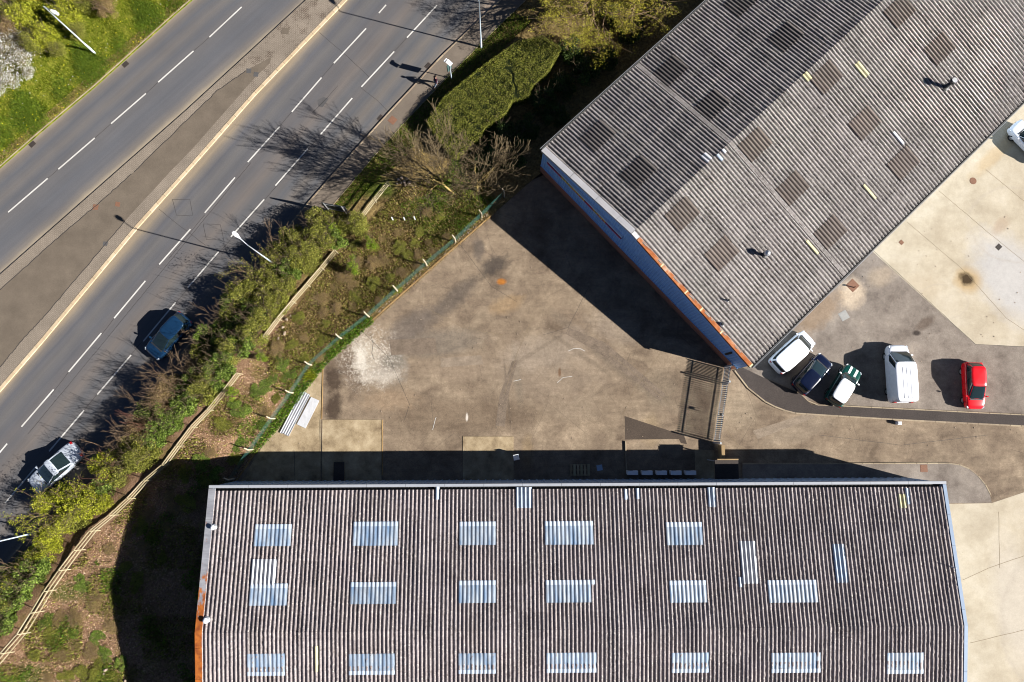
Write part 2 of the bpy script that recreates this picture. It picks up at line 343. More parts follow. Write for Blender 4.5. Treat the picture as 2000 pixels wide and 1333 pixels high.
for px, r, c, am, rot, wob in (((1975, 545), (2.6, 4.2), (216, 212, 208), .9, .55, .3), ((1955, 440), (1.0, .5), (200, 176, 150), .6, .8, .5), ((1890, 548), (1.1, 1.05), (206, 176, 128), .8, 0, .35), ((1888, 546), (.62, .5), (66, 50, 30), .95, -.5, .7),
    ((1800, 560), (1.6, 1.2), (210, 192, 164), .5, 0, .6), ((1985, 1180), (1.7, 5), (224, 212, 194), .8, .1, .3), ((1945, 300), (3, .6), (214, 184, 138), .5, .75, .5)):
    col = t.stain(col, px, r, C(*c), am, rot, wob)
for px, r, rg in (((1985, 440), (4.2, 3.4), .03), ((2075, 1220), (5.0, 6.2), .03), ((1840, 590), (2.2, 1.5), .03)):
    col = t.stain(col, px, r, C(200, 188, 172), .28, 0, .16, .35, .3, rg*2)
col = t.mix(t.math('MULTIPLY', t.rng(t.vor(1.1), .0, .05, 1.0, 0.0), .5), col, C(150, 132, 108))
fine = t.rng(t.noise(2.2, detail=7, rough=.75), .3, .7, .93, 1.07); col = t.mul(col, fine)
M_APRON = t.done(t.grain(col, .07, 10, .3, .05))
t = NT('slab_concrete', .9, .15)
col = t.ramp(t.noise(.8, detail=7, rough=.65), [(.28, C(140, 120, 95)), (.47, C(184, 163, 130)), (.6, C(200, 180, 147)), (.75, C(218, 199, 166))])
M_SLAB = t.done(t.grain(col, .15, 12, .4, .12))
M_SOIL = plain('dark_soil', C(70, 58, 44), 1, .05, var=.3, scale=2)
# ------------------------------------------------------------------ ground, roads, pavements
def big(name, z, mat, s=260):
    return tag(mesh(name, [(-s, -s, z), (s, -s, z), (s, s, z), (-s, s, z)], [(0, 1, 2, 3)], mat), kind='structure')
big('ground', -.05, M_SOIL)
def ext(pts, k0=60, k1=60):
    """extend a pixel polyline beyond the frame at both ends"""
    (a, b), (c, d) = pts[0], pts[1]; L = math.hypot(a-c, b-d); p0 = (a+(a-c)/L*k0, b+(b-d)/L*k0)
    (a, b), (c, d) = pts[-1], pts[-2]; L = math.hypot(a-c, b-d); p1 = (a+(a-c)/L*k1, b+(b-d)/L*k1)
    return [p0]+list(pts)+[p1]
W_EDGE = ext([(375, 0), (345, 26), (186, 169), (80, 258), (0, 328)], 600, 500)
W_KERB = ext([(598, 0), (500, 91), (365, 215), (230, 334), (0, 537)], 600, 500)
E_KERB = ext([(680, 0), (500, 187), (372, 333), (270, 447), (88, 666), (0, 768)], 600, 500)
P_KERB = ext([(970, 7), (860, 112), (750, 230), (658, 332), (600, 398), (520, 495), (457, 568), (247, 819), (169, 911), (67, 1034)], 600, 500)
P_BACK = ext([(1000, 27), (945, 80), (860, 166), (792, 238), (725, 312), (672, 376), (584, 478), (500, 575), (300, 812), (215, 912), (105, 1040)], 600, 500)
FENCE = [(1040, 352), (965, 417), (875, 495), (725, 628), (631, 710), (590, 755), (500, 884), (430, 985)]
west = tag(sheet('road_west', W_EDGE+W_KERB[::-1], 0.0, M_WEST), kind='structure')
east = tag(sheet('road_east', E_KERB+P_KERB[::-1], 0.0, M_EAST), kind='structure')
wk, ek = gl(W_KERB), gl(E_KERB)
median = tag(sheet('median', offset(wk, .05)+offset(ek, -.32)[::-1], .10, M_SETT, thick=.14), kind='structure')
MT = [(262, 336), (360, 240), (425, 177), (485, 136), (530, 112), (527, 124), (500, 150), (480, 172), (375, 292), (335, 333), (250, 425), (172, 518), (85, 620), (42, 666), (0, 718), (-300, 1060), (-300, 835), (0, 567), (107, 470), (190, 400)]
sheet('tarmac_infill', MT, .105, M_MEDTAR, median)
for pts in (MT[:4], MT[15:]+[MT[0]] if False else [(0, 567), (107, 470), (190, 400), (262, 336)], [(0, 718), (42, 666), (85, 620), (172, 518), (250, 425)]):
    P_ = gl(pts, .1); Q_ = []
    for a, b in zip(P_[:-1], P_[1:]):
        for k in range(14):
            Q_.append(a.lerp(b, k/14)+Vector((random.uniform(-.04, .04), random.uniform(-.04, .04), 0)))
    strip(_mj := MB(), Q_, .06, .11); _mj.build('weedy_joint', M_TAR, median)
kerb_run(median, offset(ek, -.16), .30, 0.0, .125, M_CREAM)
for px, r, mt in (((558, 62), .45, M_MEDTAR), ((188, 406), .33, M_IRONBROWN), ((231, 400), .3, M_IRONBROWN), ((207, 477), .28, M_REPAIR), ((487, 140), .3, M_REPAIR), ((501, 147), .32, M_REPAIR)):
    p = g(*px); a = math.radians(40)
    sheet('patch', [Vector((p.x+r*math.cos(a+k*math.pi/2)*random.uniform(.9, 1.1), p.y+r*math.sin(a+k*math.pi/2)*random.uniform(.8, 1.1), 0)) for k in range(4)], .109, mt, median)
footway = tag(sheet('footway', offset(gl(P_KERB), .0)+gl(P_BACK)[::-1], .10, M_FOOT, thick=.14), kind='structure')
kerb_run(footway, offset(gl(P_KERB), .06), .125, 0.0, .112, M_KERB)
kerb_run(footway, offset(gl(P_BACK), .025), .05, .02, .135, M_KERB, .915, .012, 'edging_stone')
verge = tag(sheet('verge', [(-900, -480), (W_EDGE[0][0]-30, -480)]+W_EDGE+[(-900, W_EDGE[-1][1])], .09, M_VERGE, thick=.13), kind='structure')
kerb_run(west, offset(gl(W_EDGE), -.06), .125, 0.0, .10, M_KERB)
BANK = P_BACK+[(-250, 1700), (395, 1700), (430, 985)]+FENCE[::-1][1:]+[(1058, 338), (1345, 60), (1480, -60)]
def _segd(x, y, L):
    d = np.full(np.shape(x), 1e9)
    for a, b in zip(L[:-1], L[1:]):
        vx, vy = b.x-a.x, b.y-a.y; q = np.clip(((x-a.x)*vx+(y-a.y)*vy)/(vx*vx+vy*vy), 0, 1); d = np.minimum(d, np.hypot(x-a.x-q*vx, y-a.y-q*vy))
    return d
_PB = gl(P_BACK); _FE = gl(FENCE[1:])+[Vector((-21.6, -4.0, 0)), Vector((-21.6, -40, 0))]; _A0 = g(600, 610).x*.66+g(600, 610).y*.75
def bz(x, y):
    """height of the bank: it rises from footway and yard towards a low crest in its south-western half"""
    x, y = np.asarray(x, float), np.asarray(y, float); sm = lambda q: np.clip(q, 0, 1)**2*(3-2*np.clip(q, 0, 1))
    h = 1.05*sm(_segd(x, y, _PB)/3.2)*sm(_segd(x, y, _FE)/2.6)*sm((_A0+4-(x*.66+y*.75))/9)
    r = .08+h+.05*np.sin(x*.9)*np.sin(y*.8+1)*sm(_segd(x, y, _PB)/2)*sm(_segd(x, y, _FE)/2); return float(r) if r.ndim == 0 else r
def gb(u, v, up=0.0):
    z = .1
    for _ in range(4): p = g(u, v, z+up); z = bz(p.x, p.y)
    return Vector((p.x, p.y, z))
def ptin(x, y, P):
    c = np.zeros(np.shape(x), bool); n = len(P)
    for i in range(n):
        a, b = P[i], P[(i+1) % n]
        if a.y != b.y: c ^= ((a.y > y) != (b.y > y)) & (x < (b.x-a.x)*(y-a.y)/(b.y-a.y)+a.x)
    return c
bm = bmesh.new(); BP = gl(BANK); ar = sum(BP[i].x*BP[(i+1) % len(BP)].y-BP[(i+1) % len(BP)].x*BP[i].y for i in range(len(BP)))
if ar < 0: BP.reverse()
fv = [bm.verts.new((p.x, p.y, 0)) for p in BP]; bm.faces.new(fv)
for ax, lo, hi in ((0, -75, 40), (1, -48, 50)):          # slice the sheet into a grid
    for k in np.arange(lo, hi, .7):
        co = (k, 0, 0) if ax == 0 else (0, k, 0); no = (1, 0, 0) if ax == 0 else (0, 1, 0)
        bmesh.ops.bisect_plane(bm, geom=bm.verts[:]+bm.edges[:]+bm.faces[:], plane_co=co, plane_no=no)
for q in bm.verts: q.co.z = bz(q.co.x, q.co.y)
bmesh.ops.triangulate(bm, faces=[f for f in bm.faces if len(f.verts) > 4])
for f in bm.faces: f.smooth = True
me = bpy.data.meshes.new('bank'); bm.to_mesh(me); bm.free(); me.materials.append(M_BANK)
bank = tag(link(bpy.data.objects.new('bank', me)), kind='structure')
yard = tag(sheet('yard', FENCE+[(395, 1700), (2700, 1700), (2700, -300), (1500, -80), (1062, 342)], .02, M_YARD), kind='structure')
# lane markings
def dash(par, a, b, w=.12, z=.005):
    A, B = g(*a), g(*b); mb = MB(); strip(mb, [A, A.lerp(B, .5), B], w, z); return mb.build('lane_dash', M_PAINT, par)
for a, b in (((754, 10), (740, 26)), ((715, 56), (652, 124)), ((628, 152), (570, 219)), ((546, 248), (484, 317)), ((459, 347), (400, 416)), ((372, 448), (311, 517)), ((284, 549), (223, 622)),
             ((198, 651), (134, 727)), ((105, 761), (42, 834)), ((14, 867), (-40, 931)), ((853, 11), (795, 74)), ((770, 101), (706, 170)), ((688, 192), (626, 263)), ((601, 291), (538, 363)),
             ((516, 390), (451, 463)), ((427, 492), (367, 562)), ((343, 591), (280, 667)), ((256, 694), (190, 771)), ((164, 802), (96, 882)), ((72, 910), (10, 983))):
    dash(east, a, b)
for a, b in (((472, 14), (409, 73)), ((378, 100), (309, 161)), ((285, 183), (217, 242)), ((185, 270), (114, 331)), ((93, 349), (16, 415)), ((560, -66), (498, -10))):
    dash(west, a, b)
def tarline(par, pts, w=.035, z=.004, mat=None, name='tar_line'):
    mb = MB(); P = gl(pts); Q = [P[0]]
    for a, b in zip(P[:-1], P[1:]):
        n = max(2, int((b-a).length/.7))
        for k in range(1, n+1): Q.append(a.lerp(b, k/n)+Vector((random.uniform(-.015, .015), random.uniform(-.015, .015), 0)))
    strip(mb, Q, w, z); return mb.build(name, mat or M_TAR, par)
for pts in ([(624, 64), (680, 112), (722, 152), (757, 218)][:3], [(705, 172), (735, 195), (757, 217)], [(652, 124), (628, 152)], [(570, 219), (546, 248)], [(770, 101), (795, 74)], [(311, 409), (340, 433), (402, 480)],
            [(490, 318), (380, 452), (210, 660), (55, 848)], [(616, 276), (430, 492), (270, 676), (130, 842)], [(660, 168), (640, 190), (610, 222)], [(400, 420), (330, 505)], [(223, 622), (198, 655)], [(134, 727), (100, 772)]):
    tarline(east, pts, .03)
for q in ([(337, 390), (371, 390), (377, 422), (345, 421)], [(397, 438), (430, 439), (437, 470), (403, 468)], [(450, 482), (478, 483)]):
    tarline(east, q+[q[0]] if len(q) > 2 else q, .03)
sheet('repair_patch', [(620, 196), (632, 190), (642, 193), (630, 210), (622, 208)], .004, M_REPAIR, east)
for pts in ([(409, 73), (378, 100)], [(309, 161), (285, 183)], [(217, 242), (185, 270)], [(114, 331), (93, 349)]): tarline(west, pts, .03)
# yard pieces
SL = .026
sheet('concrete_slab', [(629, 716), (592, 760), (508, 880), (468, 944), (626, 944), (627, 822)], SL, M_SLAB, yard, thick=.03)
sheet('concrete_slab', [(629.5, 820), (745, 820), (745, 944), (628, 944)], SL+.03, M_SLAB, yard, thick=.06)
sheet('concrete_slab', [(904, 853), (1003, 853), (1003, 944), (904, 944)], SL+.03, M_SLAB, yard, thick=.06)
sheet('concrete_slab', [(1357, 878), (1395, 880), (1396, 944), (1358, 944)], SL+.01, M_SLAB, yard, thick=.03)
sheet('tarmac_patch', [(1220, 813), (1336, 851), (1342, 868), (1330, 866), (1326, 858), (1221, 859)], .024, M_PATCH, yard)
sheet('step_slab', [(652, 903), (672, 903), (672, 940), (651, 940)], .12, M_STRIPT, yard, thick=.1)
fl = gl(FENCE[1:])
kerb_run(yard, fl, .11, .0, .14, M_EDGE, .915, .012, 'edging_stone')
kerb_run(yard, gl([(631, 712), (628.5, 820)]), .07, .0, .07, M_EDGE, .915, .012, 'edging_stone')
kerb_run(yard, gl([(747, 820), (747, 940)]), .06, .0, .07, M_EDGE, .915, .012, 'edging_stone')
kerb_run(yard, gl([(1221, 862), (1224, 938)]), .09, .0, .16, M_KERB, .915, .012, 'edging_stone')
for pts in ([(627, 820), (628, 940)], [(575, 880), (577, 940)]): tarline(yard, pts, .03, SL+.06)
tarline(yard, [(1190, 690), (1250, 740), (1320, 800)], .02, .025, M_JOINT, 'crack_line'); tarline(yard, [(1420, 840), (1440, 870), (1500, 900), (1560, 915)], .03, .025, M_JOINT, 'crack_line')
tarline(yard, [(1430, 870), (1500, 905)], .02, .025, M_JOINT, 'crack_line')
M_REP2 = tarmac('old_repair_a', (138, 122, 106), .25, .2, .25, 1.5); M_REP3 = tarmac('old_repair_b', (162, 145, 126), .22, .2, .22, 1.5)
for q, mt in (([(968, 832), (976, 772), (1000, 706), (1012, 702), (992, 775), (986, 834)], M_REP2), ([(1110, 640), (1180, 668), (1300, 770), (1290, 784), (1170, 690), (1104, 652)], M_REP2), ([(1350, 560), (1365, 556), (1372, 566), (1356, 572)], M_REP3), ([(860, 700), (940, 694), (944, 712), (862, 718)], M_REP3), ([(1470, 842), (1600, 800), (1612, 808), (1480, 858)], M_REP3), ([(760, 664), (850, 660), (854, 690), (764, 694)], M_REP2)):
    sheet('repair_patch', q, .0225, mt, yard)
for pts in ([(724, 655), (729, 672), (726, 690), (730, 702)], [(1110, 686), (1122, 681), (1134, 682), (1142, 686)], [(1003, 745), (1018, 742)], [(1088, 748), (1100, 738), (1118, 735)], [(845, 840), (850, 820), (852, 816)]):
    tarline(yard, pts, .035, .0265, M_PAINT if pts[0][0] > 800 else M_TAR, 'scrap_line')
for pts in ([(780, 560), (850, 612), (905, 640), (985, 655)], [(900, 480), (960, 560), (1010, 590)], [(1040, 620), (1010, 690), (985, 770)], [(1290, 690), (1240, 760), (1215, 812)], [(700, 640), (760, 700), (800, 790), (790, 820)], [(1150, 560), (1110, 640), (1060, 655)], [(1600, 850), (1760, 870), (1930, 850)]):
    tarline(yard, pts, .022, .0245, M_TAR if random.random() < .6 else M_JOINT, 'crack_line')
park = tag(sheet('car_park', [(1440, 730), (1470, 712), (1700, 480), (1910, 672), (2300, 690), (2300, 850), (1990, 811), (1740, 798), (1640, 793), (1585, 792), (1562, 768), (1500, 740)], .026, M_PARK), kind='structure')
AP = [(1700, 488), (1800, 390), (2010, 180), (2300, -60), (2500, 200), (2500, 700), (2000, 677), (1905, 673)]
apron = tag(sheet('concrete_apron', AP, .032, M_APRON), kind='structure')
apron2 = tag(sheet('concrete_apron', [(1840, 985), (1937, 983), (2000, 962), (2500, 840), (2500, 1700), (1800, 1700)], .032, M_APRON), kind='structure')
for pts in ([(1772, 435), (1880, 527), (1965, 622), (2010, 652)], [(1833, 373), (1930, 455), (2010, 520)], [(1925, 332), (2010, 402)]): tarline(apron, pts, .03, .036, M_JOINT, 'joint')
tarline(apron, [(1704, 489), (1905, 673), (2005, 678)], .03, .036, M_TAR, 'joint')
for pts in ([(1880, 1133), (1930, 1110), (2010, 1082)], [(1895, 1256), (2010, 1228)], [(1950, 1000), (1952, 1110)]): tarline(apron2, pts, .03, .036, M_JOINT, 'joint')
K_OUT = [(1434, 724), (1460, 758), (1500, 790), (1545, 807), (1620, 812), (1750, 820), (2005, 833), (2300, 850)]
K_IN = [(1562, 769), (1585, 791), (1640, 793), (1740, 798), (1900, 806), (2005, 811), (2300, 826)]
walk = tag(sheet('footway_strip', K_OUT+K_IN[::-1]+[(1500, 742), (1450, 718)], .10, M_STRIPT, thick=.1), kind='structure')
kerb_run(walk, gl(K_OUT), .125, .0, .115, M_KERB); kerb_run(walk, gl(K_IN), .1, .0, .112, M_KERB)
K_LOW = [(1450, 906), (1600, 906), (1790, 905), (1860, 905), (1885, 911), (1905, 925), (1922, 945), (1933, 965), (1937, 982)]
walk2 = tag(sheet('building_footway', K_LOW+[(1840, 984), (1840, 944), (1450, 944)], .10, M_PARK, thick=.1), kind='structure')
kerb_run(walk2, gl(K_LOW), .11, .0, .115, M_KERB)
# covers and gullies (small iron things set into the surfaces)
def cover(px, sx, sy, rot, z, mat, name, label, cat, bars=0, rnd=False):
    p = g(*px); e = empty(name, (p.x, p.y, z), rot); tag(e, label, cat)
    mb = MB()
    if rnd: mb.lathe([(sx/2, 0), (sx/2, .006), (sx/2-.02, .008)], n=20)
    else: mb.box((0, 0, .003), (sx, sy, .006))
    mb.build('frame', mat, e)
    if bars:
        for k in range(bars):
            MB().box((0, -sy/2+sy*(k+.5)/bars, .012), (sx*.86, sy/bars*.5, .012)).build('grate_bar', M_TAR, e)
    else:
        if rnd: MB().lathe([(sx*.42, .008), (sx*.42, .013), (sx*.40, .014)], n=20).build('lid', mat, e)
        else: MB().box((0, 0, .010), (sx*.84, sy*.84, .008)).build('lid', mat, e)
    return e
RA = math.atan2(.782, .623); RW = math.atan2(.7053, .7089)
for px, rot, lab in (((245, 126), RW, 'iron road gully beside the grass verge, near the tall lamp column'), ((63, 282), RW, 'iron road gully beside the grass verge, far from the lamp column'),
                     ((836, 129), RA, 'iron road gully at the pavement kerb beside the walking person'), ((743, 231), RA, 'iron road gully at the pavement kerb beside the square footway cover')):
    cover(px, .55, .42, rot, .004, M_IRON, 'gully', lab, 'gully', 4)
cover((767, 236), .62, .62, RA, .102, M_IRONBROWN, 'manhole_cover', 'square brown cover set in the roadside footway', 'manhole cover')
cover((1900, 354), .62, .62, 0, .034, M_IRONBROWN, 'manhole_cover', 'round brown cover in the beige concrete apron', 'manhole cover', 0, True)
cover((1760, 474), .36, .36, .75, .034, M_IRONBROWN, 'manhole_cover', 'small square brown cover in the beige apron by the wall', 'manhole cover')
cover((1950, 483), .5, .42, .75, .034, M_IRON, 'gully', 'dark iron gully in the pale smeared concrete apron', 'gully', 4)
cover((1648, 617), .75, .75, .5, .03, M_IRONGREY, 'manhole_cover', 'pale grey square steel cover in the car park tarmac', 'manhole cover')
cover((1665, 558), .85, .85, .75, .03, M_IRONBROWN, 'manhole_cover', 'rusty square frame cover in the whitened patch of tarmac', 'manhole cover')
p = g(1667, 562); e = empty('hydrant_post', (p.x, p.y, .03), .4); tag(e, 'short rusty post standing on the square frame cover in the car park', 'post')
MB().tube([(0, 0, .0), (0, 0, .42)], .05, 8).build('post', M_IRONBROWN, e); MB().box((0, 0, .46), (.2, .07, .12)).build('plate', M_IRONBROWN, e)
cover((1803, 915), .62, .62, 0, .102, M_IRONBROWN, 'manhole_cover', 'orange brown square cover in the footway beside the lower warehouse', 'manhole cover')
# ------------------------------------------------------------------ building materials
PER = .305
def roof_mat(name, base, lich, dark, moss_amt, spk):
    t = NT(name, .95, .1)
    rows = t.rng(t.noise(1.0, t.map(t.obj, (3.28, .22, .2)), detail=2), .3, .7)
    col = t.mix(rows, base[0], base[1])
    col = t.mix(t.rng(t.noise(.35, t.obj, detail=6, rough=.65), .42, .66), col, base[2])
    col = t.mul(col, t.rng(t.cells(t.obj, (1.22, 1.83, 50)), 0, 1, .86, 1.12))
    stk = t.rng(t.noise(1.0, t.map(t.obj, (2.2, .16, 1), 0, (3, 8, 2)), detail=5, rough=.7), .54, .68); col = t.mix(t.math('MULTIPLY', stk, .5), col, dark)
    m = t.rng(t.noise(5.0, t.obj, detail=6, rough=.8), .5, .58)
    m2 = t.rng(t.noise(.5, t.map(t.obj, (1, 1, 1), 0, (9, 3, 1)), detail=4), .4, .65, .25, 1.0)
    col = t.mix(t.math('MULTIPLY', t.math('MULTIPLY', m, m2), moss_amt), col, dark)
    s = t.rng(t.noise(6.5, t.map(t.obj, (1, 1, 1), 0, (3, 1, 5)), detail=4, rough=.85), .57, .63)
    col = t.mix(t.math('MULTIPLY', s, spk), col, lich)
    t.bump(t.noise(18, t.obj, detail=5, rough=.8), .03, .8)
    return t.done(col)
M_ROOFB = roof_mat('roof_sheet_brown', (C(196, 185, 184), C(168, 158, 158), C(188, 176, 173)), C(246, 238, 228), C(104, 92, 86), .65, .9)
M_ROOFG = roof_mat('roof_sheet_grey', (C(178, 170, 166), C(154, 147, 144), C(166, 160, 155)), C(236, 230, 222), C(88, 82, 76), .85, .8)
M_ROOFN = roof_mat('roof_sheet_mossy_shaded', (C(178, 171, 168), C(152, 145, 144), C(164, 158, 154)), C(222, 215, 208), C(72, 67, 64), .8, .7)  # mossy sheet, also toned darker to paint in the north-west slope's shade
def sheetmat(name, a, b, rough=.35, spec=.5, amt=.1):
    t = NT(name, rough, spec); f = t.rng(t.noise(1.0, t.map(t.obj, (3.28, .4, 1)), detail=3), .35, .65)
    col = t.mul(t.mix(f, a, b), t.rng(t.ornd, 0, 1, 1-amt*1.4, 1+amt*1.0))
    col = t.mix(t.math('MULTIPLY', t.rng(t.noise(1.3, t.map(t.obj, (2.5, .7, 1)), detail=6, rough=.7), .52, .66), amt*4, None, True), col, C(150, 142, 134))
    return t.done(t.grain(col, amt, 7, .8, .1))
M_SKYB = sheetmat('rooflight_blue', C(120, 148, 180), C(196, 206, 216), .3, .6)
M_SKYN2 = sheetmat('rooflight_dull', C(106, 100, 97), C(122, 115, 111), .7, .2)
M_SKYN = sheetmat('rooflight_brown', C(116, 104, 97), C(134, 121, 112), .6, .3)
M_WHITE = sheetmat('new_sheet_white', C(226, 228, 234), C(246, 246, 248), .5, .4, .05)
M_CREAMS = sheetmat('new_sheet_cream', C(228, 218, 168), C(240, 232, 186), .6, .3, .06)
M_BLUEW = sheetmat('new_sheet_bluewhite', C(186, 204, 226), C(214, 226, 240), .4, .5, .06)
M_CLAD = plain('blue_cladding', (.22, .42, .74, 1), .55, .4, var=.08, scale=1.5)
M_CLAD2 = plain('slate_cladding', (.30, .40, .52, 1), .55, .4, var=.08, scale=1.5)
M_GUTTER = plain('dark_gutter', (.02, .02, .02, 1), .6, .3)
M_FLASHW = plain('white_flashing', C(218, 216, 218), .6, .4, var=.08, scale=2)
M_FASC = plain('grey_fascia', C(188, 192, 200), .5, .4, var=.06, scale=2)
M_FASCB = plain('pale_blue_trim', C(170, 192, 220), .5, .4, var=.06, scale=2)
t = NT('rust_flashing', .85, .2)
M_RUST = t.done(t.grain(t.ramp(t.noise(1.1, t.obj, detail=6, rough=.7), [(.3, C(150, 84, 42)), (.47, C(188, 110, 60)), (.58, C(208, 146, 104)), (.68, C(222, 196, 172))]), .18, 7, .8, .1))
t = NT('half_rusted_flashing', .75, .3)
grad = t.rng(t.dot(t.obj, (0, 1, 0)), -4.2, -12.5)
mm = t.rng(t.math('ADD', t.noise(1.6, t.map(t.obj, (1.3, .8, 1)), detail=6, rough=.65), t.math('MULTIPLY', grad, .55)), .66, .74)
rst = t.ramp(t.noise(2.2, t.obj, detail=5), [(.35, C(150, 76, 30)), (.6, C(206, 118, 44))])
gal = t.ramp(t.noise(1.5, t.map(t.obj, (.6, 1.8, 1)), detail=5), [(.35, C(150, 150, 158)), (.65, C(186, 188, 194))])
M_VERGE2 = t.done(t.mix(mm, gal, rst))
t = NT('red_brick', .9, .15)
br = t.n.nodes.new('ShaderNodeTexBrick'); br.inputs['Scale'].default_value = 1; br.inputs['Brick Width'].default_value = .225; br.inputs['Row Height'].default_value = .075
br.inputs['Mortar Size'].default_value = .008; br.inputs['Color1'].default_value = (.42, .15, .08, 1); br.inputs['Color2'].default_value = (.33, .11, .06, 1); br.inputs['Mortar'].default_value = (.3, .25, .2, 1)
cx = t.n.nodes.new('ShaderNodeSeparateXYZ'); t.L(t.obj, cx.inputs[0]); cc = t.n.nodes.new('ShaderNodeCombineXYZ')
t.L(t.math('ADD', cx.outputs[0], cx.outputs[1]), cc.inputs[0]); t.L(cx.outputs[2], cc.inputs[1]); t.L(cc.outputs[0], br.inputs['Vector'])
M_BRICK = t.done(br.outputs['Color'])
t = NT('tan_brick', .9, .15); M_TAN = t.done(t.grain(C(186, 158, 118), .15, 12, 1, .15))
M_STEEL = plain('galvanised_steel', (.42, .43, .44, 1), .4, .5, .6, .1)
M_DARKMETAL = plain('dark_metal', (.035, .035, .032, 1), .5, .4)
M_WHITEP = plain('white_plastic', (.75, .76, .78, 1), .45, .4, var=.04)
# ------------------------------------------------------------------ corrugated sheets
def corr(name, x0, x1, rows, zf, parent, mat, depth=.085, jit=.0, dz=0.0, crest=.52, thick=0):
    """corrugated sheet in building coordinates: profile along x, ribs along y; zf gives the roof height at y"""
    k0 = int(round(x0/PER)); k1 = max(k0+1, int(round(x1/PER))); K = np.arange(k0, k1)
    s = .10; prof = [(.0, 0), (s, 1), (s+crest-.08, 1), (2*s+crest-.08, 0)]
    X = (K[:, None]+np.array([p[0] for p in prof])[None, :])*PER; Z = np.tile(np.array([p[1] for p in prof])*depth, (len(K), 1))
    X = np.append(X.ravel(), k1*PER); Z = np.append(Z.ravel(), 0.0); n = len(X); ny = len(rows)
    V = np.zeros((ny, n, 3)); V[:, :, 0] = X[None, :]; V[:, :, 1] = np.array(rows)[:, None]
    V[:, :, 2] = np.array([zf(y) for y in rows])[:, None]+Z[None, :]+dz
    if jit > 0: V[:, :, 2] += (.022*((np.array(rows)*(1 if rows[-1] < rows[0] else 1)/1.83) % 1.0))[:, None]*(-1 if name == 'roof' else 1)
    if jit > 0:
        up = (Z > 0)[None, :]
        # moss and grime make the edges of each rib ragged, more so in some sheets than in others
        bx = np.clip(RNG.normal(1, .5, (ny//8+2, n//12+2)), .15, 2.2)
        big = np.kron(bx, np.ones((8, 12)))[:ny, :n]
        V[:, :, 0] += RNG.normal(0, jit, (ny, n))*up*big; V[:, :, 2] += RNG.normal(0, jit*.4, (ny, n))*up*big
        V[:, :, 2] += RNG.normal(0, .004, (1, n))
    i = np.arange(n-1); F = []
    for r in range(ny-1): F.append(np.stack([r*n+i, r*n+i+1, (r+1)*n+i+1, (r+1)*n+i], 1))
    F = np.concatenate(F)
    if rows[0] > rows[-1]: F = F[:, ::-1]
    return link(bpy.data.objects.new(name, fast_mesh(name, V.reshape(-1, 3), F, mat)), parent)
def rows_between(a, b, step=.2): 
    n = max(2, int(abs(b-a)/step)); return list(np.linspace(a, b, n+1))
def local_fn(o):
    """photo pixel at height z -> local x, y of a building"""
    c, s = math.cos(o.rotation_euler.z), math.sin(o.rotation_euler.z)
    def f(u, v, z):
        p = g(u, v, z); x, y = p.x-o.location.x, p.y-o.location.y; return c*x+s*y, -s*x+c*y
    return f
def on_roof(loc, zf, u, v):
    z = 5.0
    for _ in range(6): x, y = loc(u, v, z); z = zf(y)+.06
    return x, y, z
# ------------------------------------------------------------------ lower warehouse
wb = empty('warehouse', (-21.91, -4.64, 0), math.atan2(.17, 56.29))
tag(wb, 'long warehouse with brown striped corrugated roof and rows of pale blue rooflights', 'warehouse')
LB = local_fn(wb); BW, BR, HE, HR = 56.3, -10.35, 4.78, 6.2
def zb(y): return HE+(HR-HE)*(1-abs(y-BR)/10.35)
BS = 2*BR
w = MB()
w.box((BW/2, -.2, 2.3), (BW-.3, .2, 4.6)); wall = w.build('wall', M_CLAD2, wb)
MB().box((BW/2, BS+.2, 2.3), (BW-.3, .2, 4.6)).build('wall', M_CLAD2, wb)
for x in (.2, BW-.2):
    p = [(x, -.3, 0), (x, BS+.3, 0), (x, BS+.3, zb(BS+.3)-.12), (x, BR, zb(BR)-.12), (x, -.3, zb(-.3)-.12)]
    q = [(a+(.15 if x < 5 else -.15), b, c) for a, b, c in p]
    mesh('wall', p+q, [(0, 1, 2, 3, 4), (9, 8, 7, 6, 5)]+[(i, (i+1) % 5, (i+1) % 5+5, i+5) for i in range(5)], M_CLAD2, wb)
rib = MB()
for k in range(int(BW/.6)): rib.box((.4+k*.6, -.075, 2.3), (.12, .05, 4.5))
rib.build('cladding_ribs', M_CLAD2, wb)
roof = corr('roof', .45, BW-.3, rows_between(-.42, BR, .16), zb, wb, M_ROOFB, .105, .010, 0, .52)
corr('roof_slope', .45, BW-.3, rows_between(BR, BS+.42, .16), zb, wb, M_ROOFB, .105, .010, 0, .52)
MB().box((BW/2, -.33, 4.6), (BW-.6, .26, .04)).build('gutter', M_GUTTER, wb)
MB().box((BW/2, BS+.33, 4.6), (BW-.6, .26, .04)).build('gutter', M_GUTTER, wb)
n = 19
for k in range(n):
    L = BW/n; MB().box((L*(k+.5), -.1, 4.78), (L-.02, .2, .46)).build('fascia_panel', M_FASC, wb)
for sgn, xx, ww, mt in ((0, .22, .5, M_VERGE2), (1, BW-.12, .26, M_FASCB)):
    for k in range(9):
        y0 = -.24-(BS*-1-.48)*k/9; y1 = -.24-(BS*-1-.48)*(k+1)/9+.015
        for ya, yb in ([(y0, y1)] if not (y1 < BR < y0) else [(y0, BR), (BR, y1)]):
            za, zc = zb(ya)+.13, zb(yb)+.13; x0, x1 = xx-ww/2, xx+ww/2
            v = [(x0, ya, za), (x1, ya, za), (x1, yb, zc), (x0, yb, zc), (x0, ya, za-.35), (x1, ya, za-.1), (x1, yb, zc-.1), (x0, yb, zc-.35)]
            o = mesh('verge_flashing', v, [(3, 2, 1, 0), (0, 4, 7, 3), (1, 2, 6, 5), (0, 1, 5, 4), (2, 3, 7, 6)], mt, wb)
